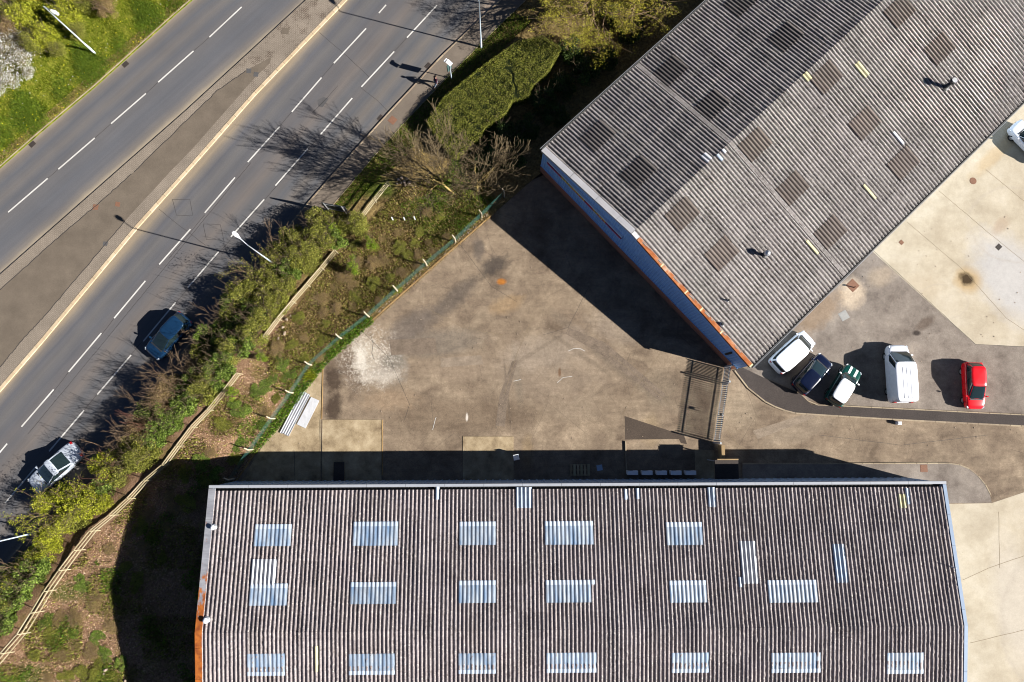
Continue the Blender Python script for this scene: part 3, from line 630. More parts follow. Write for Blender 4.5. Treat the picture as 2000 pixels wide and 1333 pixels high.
def patch_b(u0, v0, u1, v1, mat, name, dz=.02, dep=.11):
    x0, y0, _ = on_roof(LB, zb, (u0+u1)/2 if False else u0, (v0+v1)/2); x1, _, _ = on_roof(LB, zb, u1, (v0+v1)/2)
    _, ya, _ = on_roof(LB, zb, (u0+u1)/2, v0); _, yb, _ = on_roof(LB, zb, (u0+u1)/2, v1)
    rr = rows_between(ya, yb, .5)
    if ya > BR > yb: rr = sorted(set(rr+[BR]), reverse=True)
    return corr(name, x0, x1, rr, zb, roof, mat, dep, 0, dz, .52)
for q in ((500, 1027, 572, 1067), (690, 1022, 780, 1066), (898, 1022, 968, 1065), (1062, 1021, 1156, 1064), (1298, 1023, 1369, 1065),
          (490, 1143, 560, 1183), (682, 1140, 775, 1180), (897, 1137, 966, 1178), (1064, 1136, 1158, 1177), (1305, 1137, 1377, 1177), (1501, 1136, 1595, 1177),
          (486, 1277, 556, 1317), (680, 1277, 775, 1315), (897, 1276, 968, 1313), (1066, 1275, 1162, 1311), (1310, 1275, 1381, 1311), (1507, 1275, 1603, 1311), (1730, 1275, 1805, 1313)):
    patch_b(*q, M_SKYB, 'rooflight', .09, .03)
    b = patch_b(q[0], q[1]-3, q[2], q[1]+6, M_BLUEW, 'rooflight_flashing', .10, .034) if q[1] < 1250 else patch_b(q[0], q[3]-5, q[2], q[3]+3, M_BLUEW, 'rooflight_flashing', .10, .034)
for q, mt in (((494, 1092, 542, 1143), M_WHITE), ((1448, 1057, 1482, 1140), M_WHITE), ((1440, 1127, 1452, 1147), M_BLUEW), ((1627, 1063, 1650, 1138), M_BLUEW), ((1010, 952, 1038, 992), M_BLUEW), ((1384, 952, 1394, 990), M_BLUEW),
              ((852, 950, 860, 976), M_BLUEW), ((615, 1262, 627, 1312), M_CREAMS), ((1757, 965, 1772, 992), M_CREAMS), ((1772, 954, 1780, 985), M_BLUEW), ((1221, 956, 1227, 976), M_BLUEW), ((1245, 954, 1250, 975), M_BLUEW)):
    patch_b(*q, mt, 'patch_sheet', .045, .105)
# ------------------------------------------------------------------ upper warehouse
E1 = Vector((.7305, .6829)); wt = empty('warehouse', (3.55, 21.95, 0), math.atan2(E1.y, E1.x))
tag(wt, 'grey corrugated warehouse with blue gable, rust streaked verge and brown rooflights', 'warehouse')
LT = local_fn(wt); TW, TR, TL = 23.85, -9.95, 47.0; HN, HT, HS = 4.45, 6.2, 4.2
def zt(y): return HN+(HT-HN)*(y/TR) if y > TR else HT+(HS-HT)*((TR-y)/(TW+TR))
rt = corr('roof', .15, TL, rows_between(.12, TR, .18), zt, wt, M_ROOFN, .085, .009, 0, .5)
rs = corr('roof_slope', .15, TL, rows_between(TR, -TW-.12, .18), zt, wt, M_ROOFG, .085, .010, 0, .5)
# gable: brick plinth and ribbed cladding
PL = 1.3
MB().box((.06, -TW/2, PL/2), (.3, TW-.1, PL)).build('brick_plinth', M_BRICK, wt)
v = []; f = []; ys = []; y = -.02; k = 0
while y > -TW+.02:
    for dy, dx in ((0, 0), (.05, -.04), (.14, -.04), (.19, 0)): ys.append((y-dy, dx))
    y -= .25
for y, dx in ys:
    y = max(y, -TW+.02); v += [(-.04+dx, y, PL-.08), (-.04+dx, y, zt(y)-.02)]
f = [(2*i, 2*i+1, 2*i+3, 2*i+2) for i in range(len(ys)-1)]
mesh('gable_cladding', v, f, M_CLAD, wt)
MB().box((-.04, -TW/2, PL+.0), (.12, TW, .05)).build('cladding_drip', M_CLAD, wt)
MB().box((TL/2, -.1, 2.15), (TL, .2, 4.3)).build('wall', M_CLAD2, wt)
MB().box((TL/2, -TW+.1, 2.05), (TL, .2, 4.1)).build('wall', M_CLAD2, wt)
MB().box((TL-.1, -TW/2, 2.1), (.2, TW-.5, 4.2)).build('wall', M_CLAD2, wt)
MB().box((-.115, -TW+1.6, 2.6), (.05, .18, 1.6)).build('louvre', M_GUTTER, wt)
def verge_piece(ya, yb, mat, name, w=.46, up=.1):
    za, zc = zt(ya)+up, zt(yb)+up; x0, x1 = -.14, -.14+w
    v = [(x0, ya, za), (x1, ya, za), (x1, yb, zc), (x0, yb, zc), (x0, ya, za-.28), (x1, ya, za-.12), (x1, yb, zc-.12), (x0, yb, zc-.28)]
    return mesh(name, v, [(3, 2, 1, 0), (0, 4, 7, 3), (1, 2, 6, 5), (0, 1, 5, 4), (2, 3, 7, 6)], mat, wt)
yw = [.1, -3.2, -6.0, -8.3, TR]
for a, b in zip(yw[:-1], yw[1:]): verge_piece(a, b+.03, M_FLASHW, 'verge_flashing', .48)
yr = [TR, -10.6, -13.4, -16.2, -18.0, -20.4, -TW-.1]
for i, (a, b) in enumerate(zip(yr[:-1], yr[1:])):
    verge_piece(a, b+.06, M_FLASHW if i == 0 else M_RUST, 'verge_flashing', .33)
    if i: verge_piece(b+.1, b-.02, M_CREAMS, 'flashing_joint', .335, .108)
MB().tube([(0, .2, HN+.02), (TL, .2, HN+.02)], .07, 8).build('gutter', M_GUTTER, wt); MB().bar((-.1, .28, HN+.1), (TL, .28, HN+.1), .02, .03).build('gutter_lip', M_FASC, wt)
MB().tube([(0, -TW-.2, HS+.02), (TL, -TW-.2, HS+.02)], .08, 8).build('gutter', M_GUTTER, wt); MB().bar((0, -TW-.3, HS+.1), (TL, -TW-.3, HS+.1), .03, .03).build('gutter_lip', M_FASC, wt)
# sign board on the gable
sb = empty('gable_sign', (0, 0, 0)); sb.parent = wt
s0, s1 = LT(1071, 314, 3.75)[1], LT(1217, 463, 3.75)[1]; SZ = 3.72
bpy.data.objects.remove(sb)
bd = MB().box((-.14, (s0+s1)/2, SZ), (.1, abs(s1-s0), .62)).build('sign_board', plain('sign_navy', (.012, .02, .11, 1), .4, .5), wt)
MB().box((-.15, (s0+s1)/2, SZ+.36), (.2, abs(s1-s0), .1)).build('top_trim', M_WHITEP, bd)
MB().box((-.165, (s0+s1)/2, SZ-.2), (.06, abs(s1-s0), .2)).build('red_band', plain('sign_red', (.5, .02, .05, 1), .4, .5), bd)
M_YEL = plain('sign_yellow', (.75, .6, .1, 1), .5, .4); L = s1-s0
for i in range(17):
    if 9 <= i <= 11: continue
    yy = s0+L*(.22+.56*i/16.); hh = random.choice((.36, .4, .42))
    q = MB().box((-.215, yy, SZ+.06), (.05, .09, hh)).box((-.215, yy-.14*(1 if L < 0 else -1)*-1, SZ+.06+random.choice((-.13, .13, 0))), (.05, .2, .09)); q.build('sign_letter', M_YEL, bd)
MB().box((-.215, s0+L*.575, SZ+.05), (.05, .75, .36)).build('sign_emblem', plain('sign_crimson', (.42, .02, .05, 1), .5, .4), bd)
# rooflights of the upper roof: parallelograms of 8 ribs by one sheet
def patch_t(u, v, nx, ny, mat, name, dz=.018, dep=.07):
    x, y, z = on_roof(LT, zt, u, v); par = rt if y > TR else rs
    if not (-TW+.6 < y-ny/2 and y+ny/2 < -.1 and nx < x < TL-nx): return None
    a, b = y+ny/2, y-ny/2
    if y > TR: b = max(b, TR+.02)
    else: a = min(a, TR-.02)
    return corr(name, x-nx/2, x+nx/2, rows_between(a, b, .5), zt, par, mat, dep, 0, dz, .5)
for u, v in ((1310, 138), (1390, 206), (1168, 265), (1246, 337), (1335, 417), (1473, 284), (1546, 370), (1408, 497), (1621, 455), (1690, 240), (1766, 318), (1836, 95), (1613, 152), (1534, 72), (1445, 6), (1760, 20), (1378, -62), (1905, -40), (1980, -110), (1915, 160)[:2] if False else (1700, -60)):
    patch_t(u, v, 2.45, 1.75, M_SKYN if on_roof(LT, zt, u, v)[1] < TR else M_SKYN2, 'rooflight', .045, .085)
for u, v, nx, ny, mt in ((1577, 148, .6, .8, M_CREAMS), (1683, 137, .65, 1.35, M_CREAMS), (1755, 270, .33, 1.3, M_WHITE), (1697, 377, .35, 1.5, M_CREAMS), (1585, 485, .35, 1.4, M_CREAMS), (1388, 313, .62, 1.5, M_WHITE), (1402, 303, .3, 1.1, M_BLUEW), (1411, 296, .3, .5, M_WHITE),
                         (1462, 664, .62, 2.6, M_BLUEW)):
    patch_t(u, v, nx, ny, mt, 'patch_sheet', .05, .085)
# seam: one wide flat rib running down the roof
sx = on_roof(LT, zt, 1300, 172)[0]
for ya, yb, par in ((.1, TR, rt), (TR, -TW-.1, rs)):
    v = [(sx-.2, ya, zt(ya)+.1), (sx+.16, ya, zt(ya)+.1), (sx+.16, yb, zt(yb)+.1), (sx-.2, yb, zt(yb)+.1)]
    v += [(a, b, c-.12) for a, b, c in v]
    mesh('seam_sheet', v, [(3, 2, 1, 0), (0, 4, 7, 3), (1, 2, 6, 5), (0, 1, 5, 4)], M_ROOFG if par is rs else M_ROOFN, par)
# flues standing on the roofs (bases follow the slope)
def flue(loc, zf, root, u, v, h, r, label, cap, mat, lean=0.0, name='roof_flue'):
    x, y, z = on_roof(loc, zf, u, v); p = root.matrix_world if False else None
    c, s = math.cos(root.rotation_euler.z), math.sin(root.rotation_euler.z)
    e = empty(name, (root.location.x+c*x-s*y, root.location.y+s*x+c*y, zf(y)), root.rotation_euler.z); tag(e, label, 'flue')
    MB().lathe([(r, -.02), (r, h)], n=14).build('pipe', mat, e, True)
    MB().lathe([(r*2.1, -.04), (r*2.0, .1), (r*1.1, .17)], n=14).build('flashing_collar', M_DARKMETAL if cap != 'small' else M_STEEL, e)
    if cap == 'cowl':
        MB().lathe([(r*1.1, h-.05), (r*1.75, h), (r*1.75, h+.22), (r*1.2, h+.24)], n=16).build('cowl', M_DARKMETAL, e); MB().lathe([(r*1.35, h+.25), (r*1.3, h+.28)], n=16).build('cowl_lid', M_FLASHW, e)
    elif cap == 'dome':
        MB().lathe([(r*1.9, h-.06), (r*1.95, h+.02), (r*1.7, h+.16), (r*1.1, h+.26), (r*.3, h+.31)], n=18).build('dome_cap', M_STEEL, e, True)
    else: MB().lathe([(r*1.4, h), (r*1.5, h+.05), (r*.8, h+.1)], n=12).build('cap', mat, e)
    return e
flue(LT, zt, wt, 1846, 171, 1.05, .16, 'tall dark flue with round cowl on the sunlit grey roof', 'cowl', M_DARKMETAL)
flue(LT, zt, wt, 1492, 499, .75, .13, 'steel flue with bright domed cap on the grey roof', 'dome', M_DARKMETAL)
flue(LT, zt, wt, 1421, 588, .38, .06, 'short thin vent pipe on the grey roof above the rusty verge', 'small', M_DARKMETAL)
flue(LT, zt, wt, 1410, 634, .25, .09, 'stubby vent pipe touching the rusty verge of the grey roof', 'small', M_DARKMETAL)
flue(LB, zb, wb, 418, 1030, .3, .12, 'white cowl beside the grey verge of the brown striped roof', 'small', M_WHITEP)
flue(LB, zb, wb, 404, 1211, .3, .13, 'white cowl beside the rusty verge of the brown striped roof', 'small', M_WHITEP)
flue(LB, zb, wb, 1858, 1107, .55, .035, 'thin pipe near the pale blue verge of the brown roof', 'small', M_STEEL)
# ------------------------------------------------------------------ vehicles
def paint(name, col, rough=.25, coat=.6):
    t = NT(name, rough, .5); t.b.inputs['Coat Weight'].default_value = coat; t.b.inputs['Coat Roughness'].default_value = .08
    f = t.rng(t.noise(3, t.obj, detail=4), .3, .7, .93, 1.07); return t.done(t.mul(col, f))
M_GLASS = plain('car_glass', (.012, .022, .024, 1), .06, .7, var=0)
M_TYRE = plain('tyre_rubber', (.018, .018, .018, 1), .85, .2)
M_RIM = plain('alloy_rim', (.4, .4, .42, 1), .35, .5, .7)
M_LAMPG = plain('headlamp_glass', (.62, .66, .7, 1), .1, .7, var=0)
M_TAILR = plain('tail_lamp_red', (.35, .01, .012, 1), .2, .6, var=0)
M_BLACKP = plain('black_plastic', (.02, .02, .022, 1), .5, .4)
def ring(cx, a, hw, z, n=40, e=4.5, fz=None):
    out = []
    for k in range(n):
        th = 2*math.pi*k/n; c, s = math.cos(th), math.sin(th)
        out.append(Vector((cx+a*math.copysign(abs(c)**(2/e), c), hw*math.copysign(abs(s)**(2/e), s), z)))
    return out
def car(label, cat, name, rear, front, L, W, H, body, roofm=None, style='hatch', zc=.6, stripes=None, mirror=None, **kw):
    a, b = g(*rear, zc), g(*front, zc); d = (b-a); mid = (a+b)/2; rz = math.atan2(d.y, d.x)
    e = empty(name, (mid.x, mid.y, kw.get('z', .03)), rz); tag(e, label, cat)
    bm_, rm = body, roofm or body
    S = kw.get('S') or {'hatch': (.30, .02, -.5, -.40, .94, .80, .86), 'saloon': (.26, .03, -.30, -.08, .93, .80, .90), 'van': (.375, .19, -.5, -.49, 1.08, .92, .985), 'mpv': (.34, .16, -.5, -.47, 1.0, .84, .88)}[style]
    xwb, xwt, xrb, xrt, hb, hood, gw = S          # windscreen base/top and rear base/top as fractions of L, belt and bonnet heights
    xwb, xwt, xrb, xrt = xwb*L, xwt*L, max(xrb*L, -L/2+.07), max(xrt*L, -L/2+.12)
    # lower body: lofted sections
    ss = [-1, -.985, -.95, -.88, -.7, -.45, -.2, .05, .3, .5, .65, .78, .88, .95, .985, 1]; V = []; F = []
    def hw(s):
        n_ = 9.0 if s < 0 else 5.5
        return W/2*max(.55, (1-min(.9995, abs(s))**n_)**(1/n_))
    def top(s):
        x = s*L/2
        if x > xwb: q = (x-xwb)/(L/2-xwb); return hb-.02-(hb-hood)*q**1.3-.16*max(0, q-.82)/.18*1.0
        if x < xrb: q = (xrb-x)/(L/2+xrb+1e-6); return hb-(.10 if style == 'saloon' else .12)*q**2-.15*max(0, q-.85)/.15
        return hb
    for s in ss:
        w_, zt_ = hw(s), top(s); end = abs(s) > .99
        zb_ = .34 if end else .2
        half = [(w_*.88, zb_), (w_*.985, zb_+.14), (w_, .55 if not end else .5), (w_*.985, max(.58, zt_-.14)), (w_*.94, zt_-.04), (w_*.84, zt_), (w_*.45, zt_+.025), (0, zt_+.035)]
        V += [(s*L/2, y, z) for y, z in half]+[(s*L/2, -y, z) for y, z in half[:-1][::-1]]
    n = 15
    for i in range(len(ss)-1):
        for k in range(n-1): F.append((i*n+k, i*n+k+1, (i+1)*n+k+1, (i+1)*n+k))
        F.append((i*n+n-1, i*n, (i+1)*n, (i+1)*n+n-1))
    F += [tuple(range(n))[::-1], tuple((len(ss)-1)*n+k for k in range(n))]
    bo = mesh('body', V, F, bm_, e, True); sm = bo.modifiers.new('s', 'SUBSURF'); sm.levels = sm.render_levels = 1
    # glasshouse
    N = 40; ex = {'van': 8.0, 'mpv': 6.5}.get(style, 5.5); rb = ring((xwb+xrb)/2, (xwb-xrb)/2, W/2*gw, hb-.02, N, ex); rtp = ring((xwt+xrt)/2, (xwt-xrt)/2, W/2*(gw-(.13 if style not in ('van', 'mpv') else .06)), H-.05, N, ex)
    def lerp_ring(t, o=0.0): 
        out = []
        for p, q in zip(rb, rtp):
            r = p.lerp(q, t); c = Vector(((rb[0].x+rb[N//2].x)/2, 0, r.z)); dd = (r-c); bul = math.sin(math.pi*t)*.025; out.append(r+dd.normalized()*(o+bul)); 
        return out
    lv = [lerp_ring(t) for t in (0, .33, .66, 1)]
    V = [p for r in lv for p in r]; F = [(i*N+k, i*N+(k+1) % N, (i+1)*N+(k+1) % N, (i+1)*N+k) for i in range(3) for k in range(N)]
    mesh('windows', V, F, M_GLASS, e, True)
    def panel(k0, k1, nm, mat, o=.012, t0=0.0, t1=1.0):
        lv = [lerp_ring(t0+(t1-t0)*q, o) for q in (0, .33, .66, 1)]; idx = [k % N for k in range(k0, k1+1)]; m = len(idx)
        V = [r[k] for r in lv for k in idx]; F = [(i*m+k, i*m+k+1, (i+1)*m+k+1, (i+1)*m+k) for i in range(3) for k in range(m-1)]
        return mesh(nm, V, F, mat, e, True)
    if style == 'van':
        panel(9, 19, 'side_panel', bm_); panel(21, 31, 'side_panel', bm_)
        panel(4, 5, 'pillar', bm_); panel(35, 36, 'pillar', bm_); panel(19, 21, 'rear_door', bm_, .012, 0, .45)
    else:
        for k in (4, 35): panel(k, k+1, 'pillar', bm_)
        for k in (10, 29): panel(k, k+1, 'pillar', M_BLACKP)
        for k in ((15, 17), (23, 25)): panel(k[0], k[1], 'pillar', bm_)
    r0 = rtp; r1 = lerp_ring(1.0, .02)
    cx = (xwt+xrt)/2
    def sc(f, z): return [Vector((cx+(p.x-cx)*f, p.y*f, z)) for p in r1]
    lv = [sc(1.0, H-.075), sc(1.0, H-.04), sc(.95, H-.015), sc(.7, H+.0), sc(.3, H+.012)]
    V = [p for r in lv for p in r]+[Vector((cx, 0, H+.015))]; F = [(i*N+k, i*N+(k+1) % N, (i+1)*N+(k+1) % N, (i+1)*N+k) for i in range(4) for k in range(N)]
    F += [(4*N+k, 4*N+(k+1) % N, 5*N) for k in range(N)]
    rf = mesh('roof', V, F, rm, e, True)
    if kw.get('ribs'):
        for yy in (-.32, 0, .32): MB().box((cx-.1, yy, H+.016), ((xwt-xrt)*.78, .05, .02)).build('roof_rib', rm, rf)
    if kw.get('sunroof'): MB().box((cx+.1, 0, H+.014), (.5, W*.5, .008)).build('sunroof', M_GLASS, rf)
    if kw.get('rails'):
        for sy in (-1, 1): MB().bar((xrt+.25, sy*(W/2*gw-.2), H+.03), (xwt-.1, sy*(W/2*gw-.2), H+.03), .04, .04).build('roof_rail', M_STEEL, rf)
    # wheels
    for sx, sy in ((1, 1), (1, -1), (-1, 1), (-1, -1)):
        wm = MB(); r = .31; prof = [(r*.62, -.1), (r*.95, -.1), (r, -.07), (r, .07), (r*.95, .1), (r*.62, .1)]
        v = []; f = []; n = 20
        for rr, yy in prof:
            for k in range(n): v.append((rr*math.cos(2*math.pi*k/n), yy, rr*math.sin(2*math.pi*k/n)))
        for i in range(5):
            for k in range(n): f.append((i*n+k, i*n+(k+1) % n, (i+1)*n+(k+1) % n, (i+1)*n+k))
        wh = mesh('wheel', v, f, M_TYRE, e, True); wh.location = (sx*L*.31 if sx > 0 else -L*.30, sy*(W/2-.125), r)
        v = [(r*.63*math.cos(2*math.pi*k/n), sy*.08, r*.63*math.sin(2*math.pi*k/n)) for k in range(n)]+[(0, sy*.06, 0)]
        mesh('rim', v, [(k, (k+1) % n, n) if sy < 0 else ((k+1) % n, k, n) for k in range(n)], M_RIM, wh)
    for sy in (-1, 1):
        y = sy*(W/2*.70); hx = L/2-.12
        MB().bar((hx-.16, y+sy*.09, top(.9)-.075), (hx+.0, y-sy*.02, top(.96)-.075), .2, .1).build('headlight', M_LAMPG, e)
        MB().box((-L/2+.09, sy*W/2*.72, hb-.16 if style != 'van' else hb-.1), (.14, .2, .16 if style != 'van' else .42)).build('tail_light', M_TAILR, e)
        mx = xwb-.28; MB().box((mx, sy*(W/2*.99+.05), hb+.04), (.1, .16, .11)).bar((mx, sy*W/2*.9, hb), (mx, sy*(W/2+.03), hb+.03), .06, .04).build('mirror', mirror or bm_, e)
    MB().bar((xwb-.02, -W*.34, hb+.0), (xwb-.02, W*.34, hb+.0), .10, .03).build('scuttle', M_BLACKP, e)
    MB().box((L/2-.03, 0, .48), (.05, W*.5, .14)).build('grille', M_BLACKP, e)
    if stripes:
        for yy in (-.27, .27):
            v = []; xs = np.linspace(xwb+.08, L/2-.1, 8)
            for x in xs: z = top(x/(L/2))+.045; v += [(x, yy-.1, z), (x, yy+.1, z)]
            mesh('bonnet_stripe', v, [(2*i, 2*i+1, 2*i+3, 2*i+2) for i in range(7)], stripes, e)
    if kw.get('spoiler'): MB().box((-L/2+.2, 0, hb+.01), (.16, W*.72, .03)).build('boot_lip', bm_, e)
    return e
P_RED = paint('red_paint', (.62, .006, .012, 1)); P_WHITE = paint('white_paint', (.78, .79, .82, 1), .3, .4); P_NAVY = paint('navy_paint', (.003, .006, .022, 1), .2)
P_GREEN = paint('green_paint', (.004, .05, .038, 1), .2); P_BLUE = paint('blue_paint', (.006, .026, .065, 1), .2); P_SILV = paint('silver_paint', (.40, .44, .50, 1), .3); P_ROOFW = paint('white_roof_paint', (.8, .8, .8, 1), .35, .3)
car('bright red hatchback parked by the kerb, apart from the other cars', 'car', 'parked_car', (1898, 709), (1903, 799), 3.95, 1.68, 1.46, P_RED, zc=.6)
car('white panel van with windowless sides parked in the car park', 'van', 'parked_van', (1760, 788), (1752, 674), 4.9, 1.92, 1.95, P_WHITE, style='van', zc=.8, ribs=True)
car('white boxy people carrier parked tight against the grey warehouse wall', 'car', 'parked_car', (1512, 720), (1582, 657), 4.1, 1.74, 1.78, P_WHITE, style='mpv', zc=.7, S=(.36, .20, -.5, -.47, 1.05, .86, .93))
car('dark navy hatchback parked between the people carrier and the green car', 'car', 'parked_car', (1556, 763), (1614, 699), 3.75, 1.68, 1.52, P_NAVY, zc=.6)
car('small dark green car with white roof and white bonnet stripes', 'car', 'parked_car', (1624, 789), (1668, 718), 3.65, 1.68, 1.42, P_GREEN, P_ROOFW, zc=.55, stripes=P_ROOFW, mirror=P_ROOFW, S=(.26, .10, -.5, -.42, .92, .80, .88))
car('white car parked on the beige apron beside the grey warehouse', 'car', 'parked_car', (2046, 312), (1978, 243), 4.2, 1.78, 1.48, P_WHITE, zc=.6)
car('dark blue hatchback driving in the tree shade on the road', 'car', 'moving_car', (361, 624), (299, 690), 4.25, 1.78, 1.5, P_BLUE, zc=.6, z=.0)
car('silver blue saloon partly under roadside branches on the road', 'car', 'moving_car', (148, 880), (70, 949), 4.65, 1.8, 1.43, P_SILV, style='saloon', zc=.6, z=.0, spoiler=True)
# ------------------------------------------------------------------ street lamps
M_LAMPP = plain('lamp_column_paint', (.50, .58, .64, 1), .4, .5, .2, .06)
def lamp(base, ang, label, H=7.05, arm=.85, z=.1):
    p = g(*base); e = empty('street_lamp', (p.x, p.y, z), 0); tag(e, label, 'street lamp')
    MB().tube([(0, 0, 0), (0, 0, 1.4), (0, 0, 1.42), (0, 0, H)], [.085, .085, .06, .045], 10).build('column', M_LAMPP, e, True)
    MB().box((0, .088, .8), (.1, .02, .5)).build('door_panel', M_LAMPP, e)
    d = Vector((math.cos(ang), math.sin(ang), 0))
    MB().tube([(0, 0, H-.02), d*.2+Vector((0, 0, H+.06)), d*arm+Vector((0, 0, H+.14))], .032, 8).build('arm', M_LAMPP, e, True)
    a, b = d*(arm-.1)+Vector((0, 0, H+.14)), d*(arm+.6)+Vector((0, 0, H+.2)); n = Vector((-d.y, d.x, 0))
    c = lambda q, w, zz: q+n*w+Vector((0, 0, zz)); m = a.lerp(b, .55)
    v = [c(a, -.05, -.05), c(a, .05, -.05), c(m, .16, -.06), c(b, .1, -.05), c(b, -.1, -.05), c(m, -.16, -.06)]; v += [q+Vector((0, 0, .12)) for q in v]
    hd = mesh('lamp_head', v, [(5, 4, 3, 2, 1, 0), (6, 7, 8, 9, 10, 11)]+[(i, (i+1) % 6, (i+1) % 6+6, i+6) for i in range(6)], M_WHITEP, e)
    v = [c(a.lerp(b, .2), -.06, -.062), c(a.lerp(b, .2), .06, -.062), c(b, .07, -.062), c(b, -.07, -.062)]; v += [q-Vector((0, 0, .05)) for q in v]
    mesh('lens', v, [(3, 2, 1, 0), (4, 5, 6, 7)]+[(i, (i+1) % 4, (i+1) % 4+4, i+4) for i in range(4)], M_LAMPG, hd)
    return e
UL = math.radians(138)
lamp((186, 105), math.radians(-30), 'street lamp standing in the flowery grass verge', z=.09)
lamp((541, 520), UL, 'street lamp rising out of the roadside shrubs near the sign board')
lamp((940, 94), math.radians(125), 'street lamp at the back of the footway beside the clipped hedge')
lamp((77, 1039), UL, 'street lamp among yellow green shrubs beside the silver saloon')
# ------------------------------------------------------------------ signs
p = g(882, 155); e = empty('solar_sign', (p.x, p.y, .1), RA); tag(e, 'slim pole with dark sign box and white panel on top, beside the hedge', 'sign')
MB().tube([(0, 0, 0), (0, 0, 2.75)], .045, 8).build('pole', M_LAMPP, e, True)
MB().box((0, .09, 1.95), (.5, .1, .95)).build('sign_box', plain('sign_box_paint', (.05, .09, .085, 1), .5, .4), e)
MB().box((0, .145, 2.0), (.4, .012, .7)).build('sign_face', M_BLACKP, e)
v = [(-.18, -.22, 2.68), (.18, -.22, 2.68), (.18, .26, 2.82), (-.18, .26, 2.82)]; v += [(a, b, c+.03) for a, b, c in v]
mesh('top_panel', v, [(3, 2, 1, 0), (4, 5, 6, 7)]+[(i, (i+1) % 4, (i+1) % 4+4, i+4) for i in range(4)], M_WHITEP, e); MB().box((0, .42, 2.72), (.34, .12, .1)).build('sensor', M_WHITEP, e)
a, b = g(684, 425), g(646, 418); d = (b-a); e = empty('estate_sign', ((a.x+b.x)/2, (a.y+b.y)/2, .08), math.atan2(d.y, d.x)); tag(e, 'tall grey sign board on two posts in the shrubs at the footway edge', 'sign')
M_SIGN = plain('sign_back_grey', (.035, .038, .042, 1), .5, .4)
for x in (-.75, .75): MB().tube([(x, 0, 0), (x, 0, 2.95)], .045, 8).build('post', M_STEEL, e)
MB().box((0, -.06, 2.0), (2.0, .04, 1.75)).build('panel', M_SIGN, e)
for z in (1.4, 2.6): MB().box((0, -.03, z), (1.7, .03, .06)).build('rail', M_STEEL, e)
# ------------------------------------------------------------------ person walking on the footway
p = g(853, 168); e = empty('person', (p.x, p.y, .1), math.radians(42)); tag(e, 'person in dark plum top and grey blue jeans walking on the footway', 'person')
def skin(name, J, E_, mat, parent, sub=2):
    me = bpy.data.meshes.new(name); me.from_pydata([j[0] for j in J], E_, []); me.materials.append(mat)
    o = link(bpy.data.objects.new(name, me), parent)
    m = o.modifiers.new('skin', 'SKIN'); m.use_smooth_shade = True
    for i, j in enumerate(J):
        sv = me.skin_vertices[0].data[i]; r = j[1]; sv.radius = (r, r) if not isinstance(r, tuple) else r; sv.use_root = (i == 0)
    s = o.modifiers.new('sub', 'SUBSURF'); s.levels = s.render_levels = sub; return o
M_TOP = plain('plum_fabric', (.035, .012, .022, 1), .9, .1); M_JEANS = plain('jeans', (.16, .19, .24, 1), .9, .1); M_SKIN = plain('skin', (.42, .25, .18, 1), .6, .3, var=.03); M_HAIR = plain('dark_hair', (.02, .014, .01, 1), .8, .2)
H_ = 1.0
body = skin('body', [((0, 0, .86), .13), ((0, 0, 1.08), .14), ((.01, 0, 1.28), .15), ((.02, 0, 1.40), .06), ((.04, 0, 1.47), .05), ((.05, 0, 1.56), (.085, .10)), ((.06, 0, 1.64), .075),
     ((.0, .17, 1.31), .065), ((.10, .24, 1.06), .05), ((.24, .22, .92), .038), ((.0, -.17, 1.31), .065), ((-.13, -.23, 1.07), .05), ((-.10, -.26, .84), .038),
     ((.0, .09, .80), .10), ((.16, .09, .45), .07), ((.20, .09, .08), .045), ((.30, .09, .04), .04), ((.0, -.09, .80), .10), ((-.12, -.09, .45), .07), ((-.34, -.09, .13), .045), ((-.27, -.09, .04), .04)],
    [(0, 1), (1, 2), (2, 3), (3, 4), (4, 5), (5, 6), (2, 7), (7, 8), (8, 9), (2, 10), (10, 11), (11, 12), (0, 13), (13, 14), (14, 15), (15, 16), (0, 17), (17, 18), (18, 19), (19, 20)], M_SKIN, e)
skin('jacket', [((0, 0, .88), .155), ((0, 0, 1.08), .165), ((.01, 0, 1.28), .172), ((.02, 0, 1.39), .085), ((.0, .17, 1.31), .085), ((.10, .24, 1.06), .066), ((.22, .222, .935), .052), ((.0, -.17, 1.31), .085), ((-.13, -.23, 1.07), .066), ((-.105, -.257, .87), .052)],
     [(0, 1), (1, 2), (2, 3), (2, 4), (4, 5), (5, 6), (2, 7), (7, 8), (8, 9)], M_TOP, e)
skin('jeans', [((0, 0, .88), .142), ((.0, .09, .80), .118), ((.16, .09, .45), .086), ((.195, .09, .12), .062), ((.0, -.09, .80), .118), ((-.12, -.09, .45), .086), ((-.32, -.09, .16), .062)], [(0, 1), (1, 2), (2, 3), (0, 4), (4, 5), (5, 6)], M_JEANS, e)
MB().lathe([(.02, -.11), (.085, -.07), (.105, .0), (.095, .06), (.05, .105), (.01, .115)], (.035, 0, 1.60), 14).build('hair', M_HAIR, e, True)
for sy in (-1, 1):
    hx, hy, hz = (.265, .222, .89) if sy > 0 else (-.09, -.262, .80)
    for k in range(4): MB().tube([(hx+.018*k-.03, hy, hz), (hx+.02*k-.03, hy+sy*.004, hz-.05), (hx+.018*k-.02, hy-sy*.01, hz-.085-.006*(k in (1, 2)))], [.011, .0095, .007], 6).build('finger', M_SKIN, body)
    MB().tube([(hx+.03, hy-sy*.015, hz+.03), (hx+.05, hy-sy*.02, hz-.005), (hx+.05, hy-sy*.02, hz-.03)], [.012, .01, .008], 6).build('thumb', M_SKIN, body)
    fx, fz, fy = ((.24, .035, .09) if sy > 0 else (-.30, .06, -.09)); MB().box((fx, fy, fz), (.27, .1, .07)).build('shoe', M_BLACKP, e)
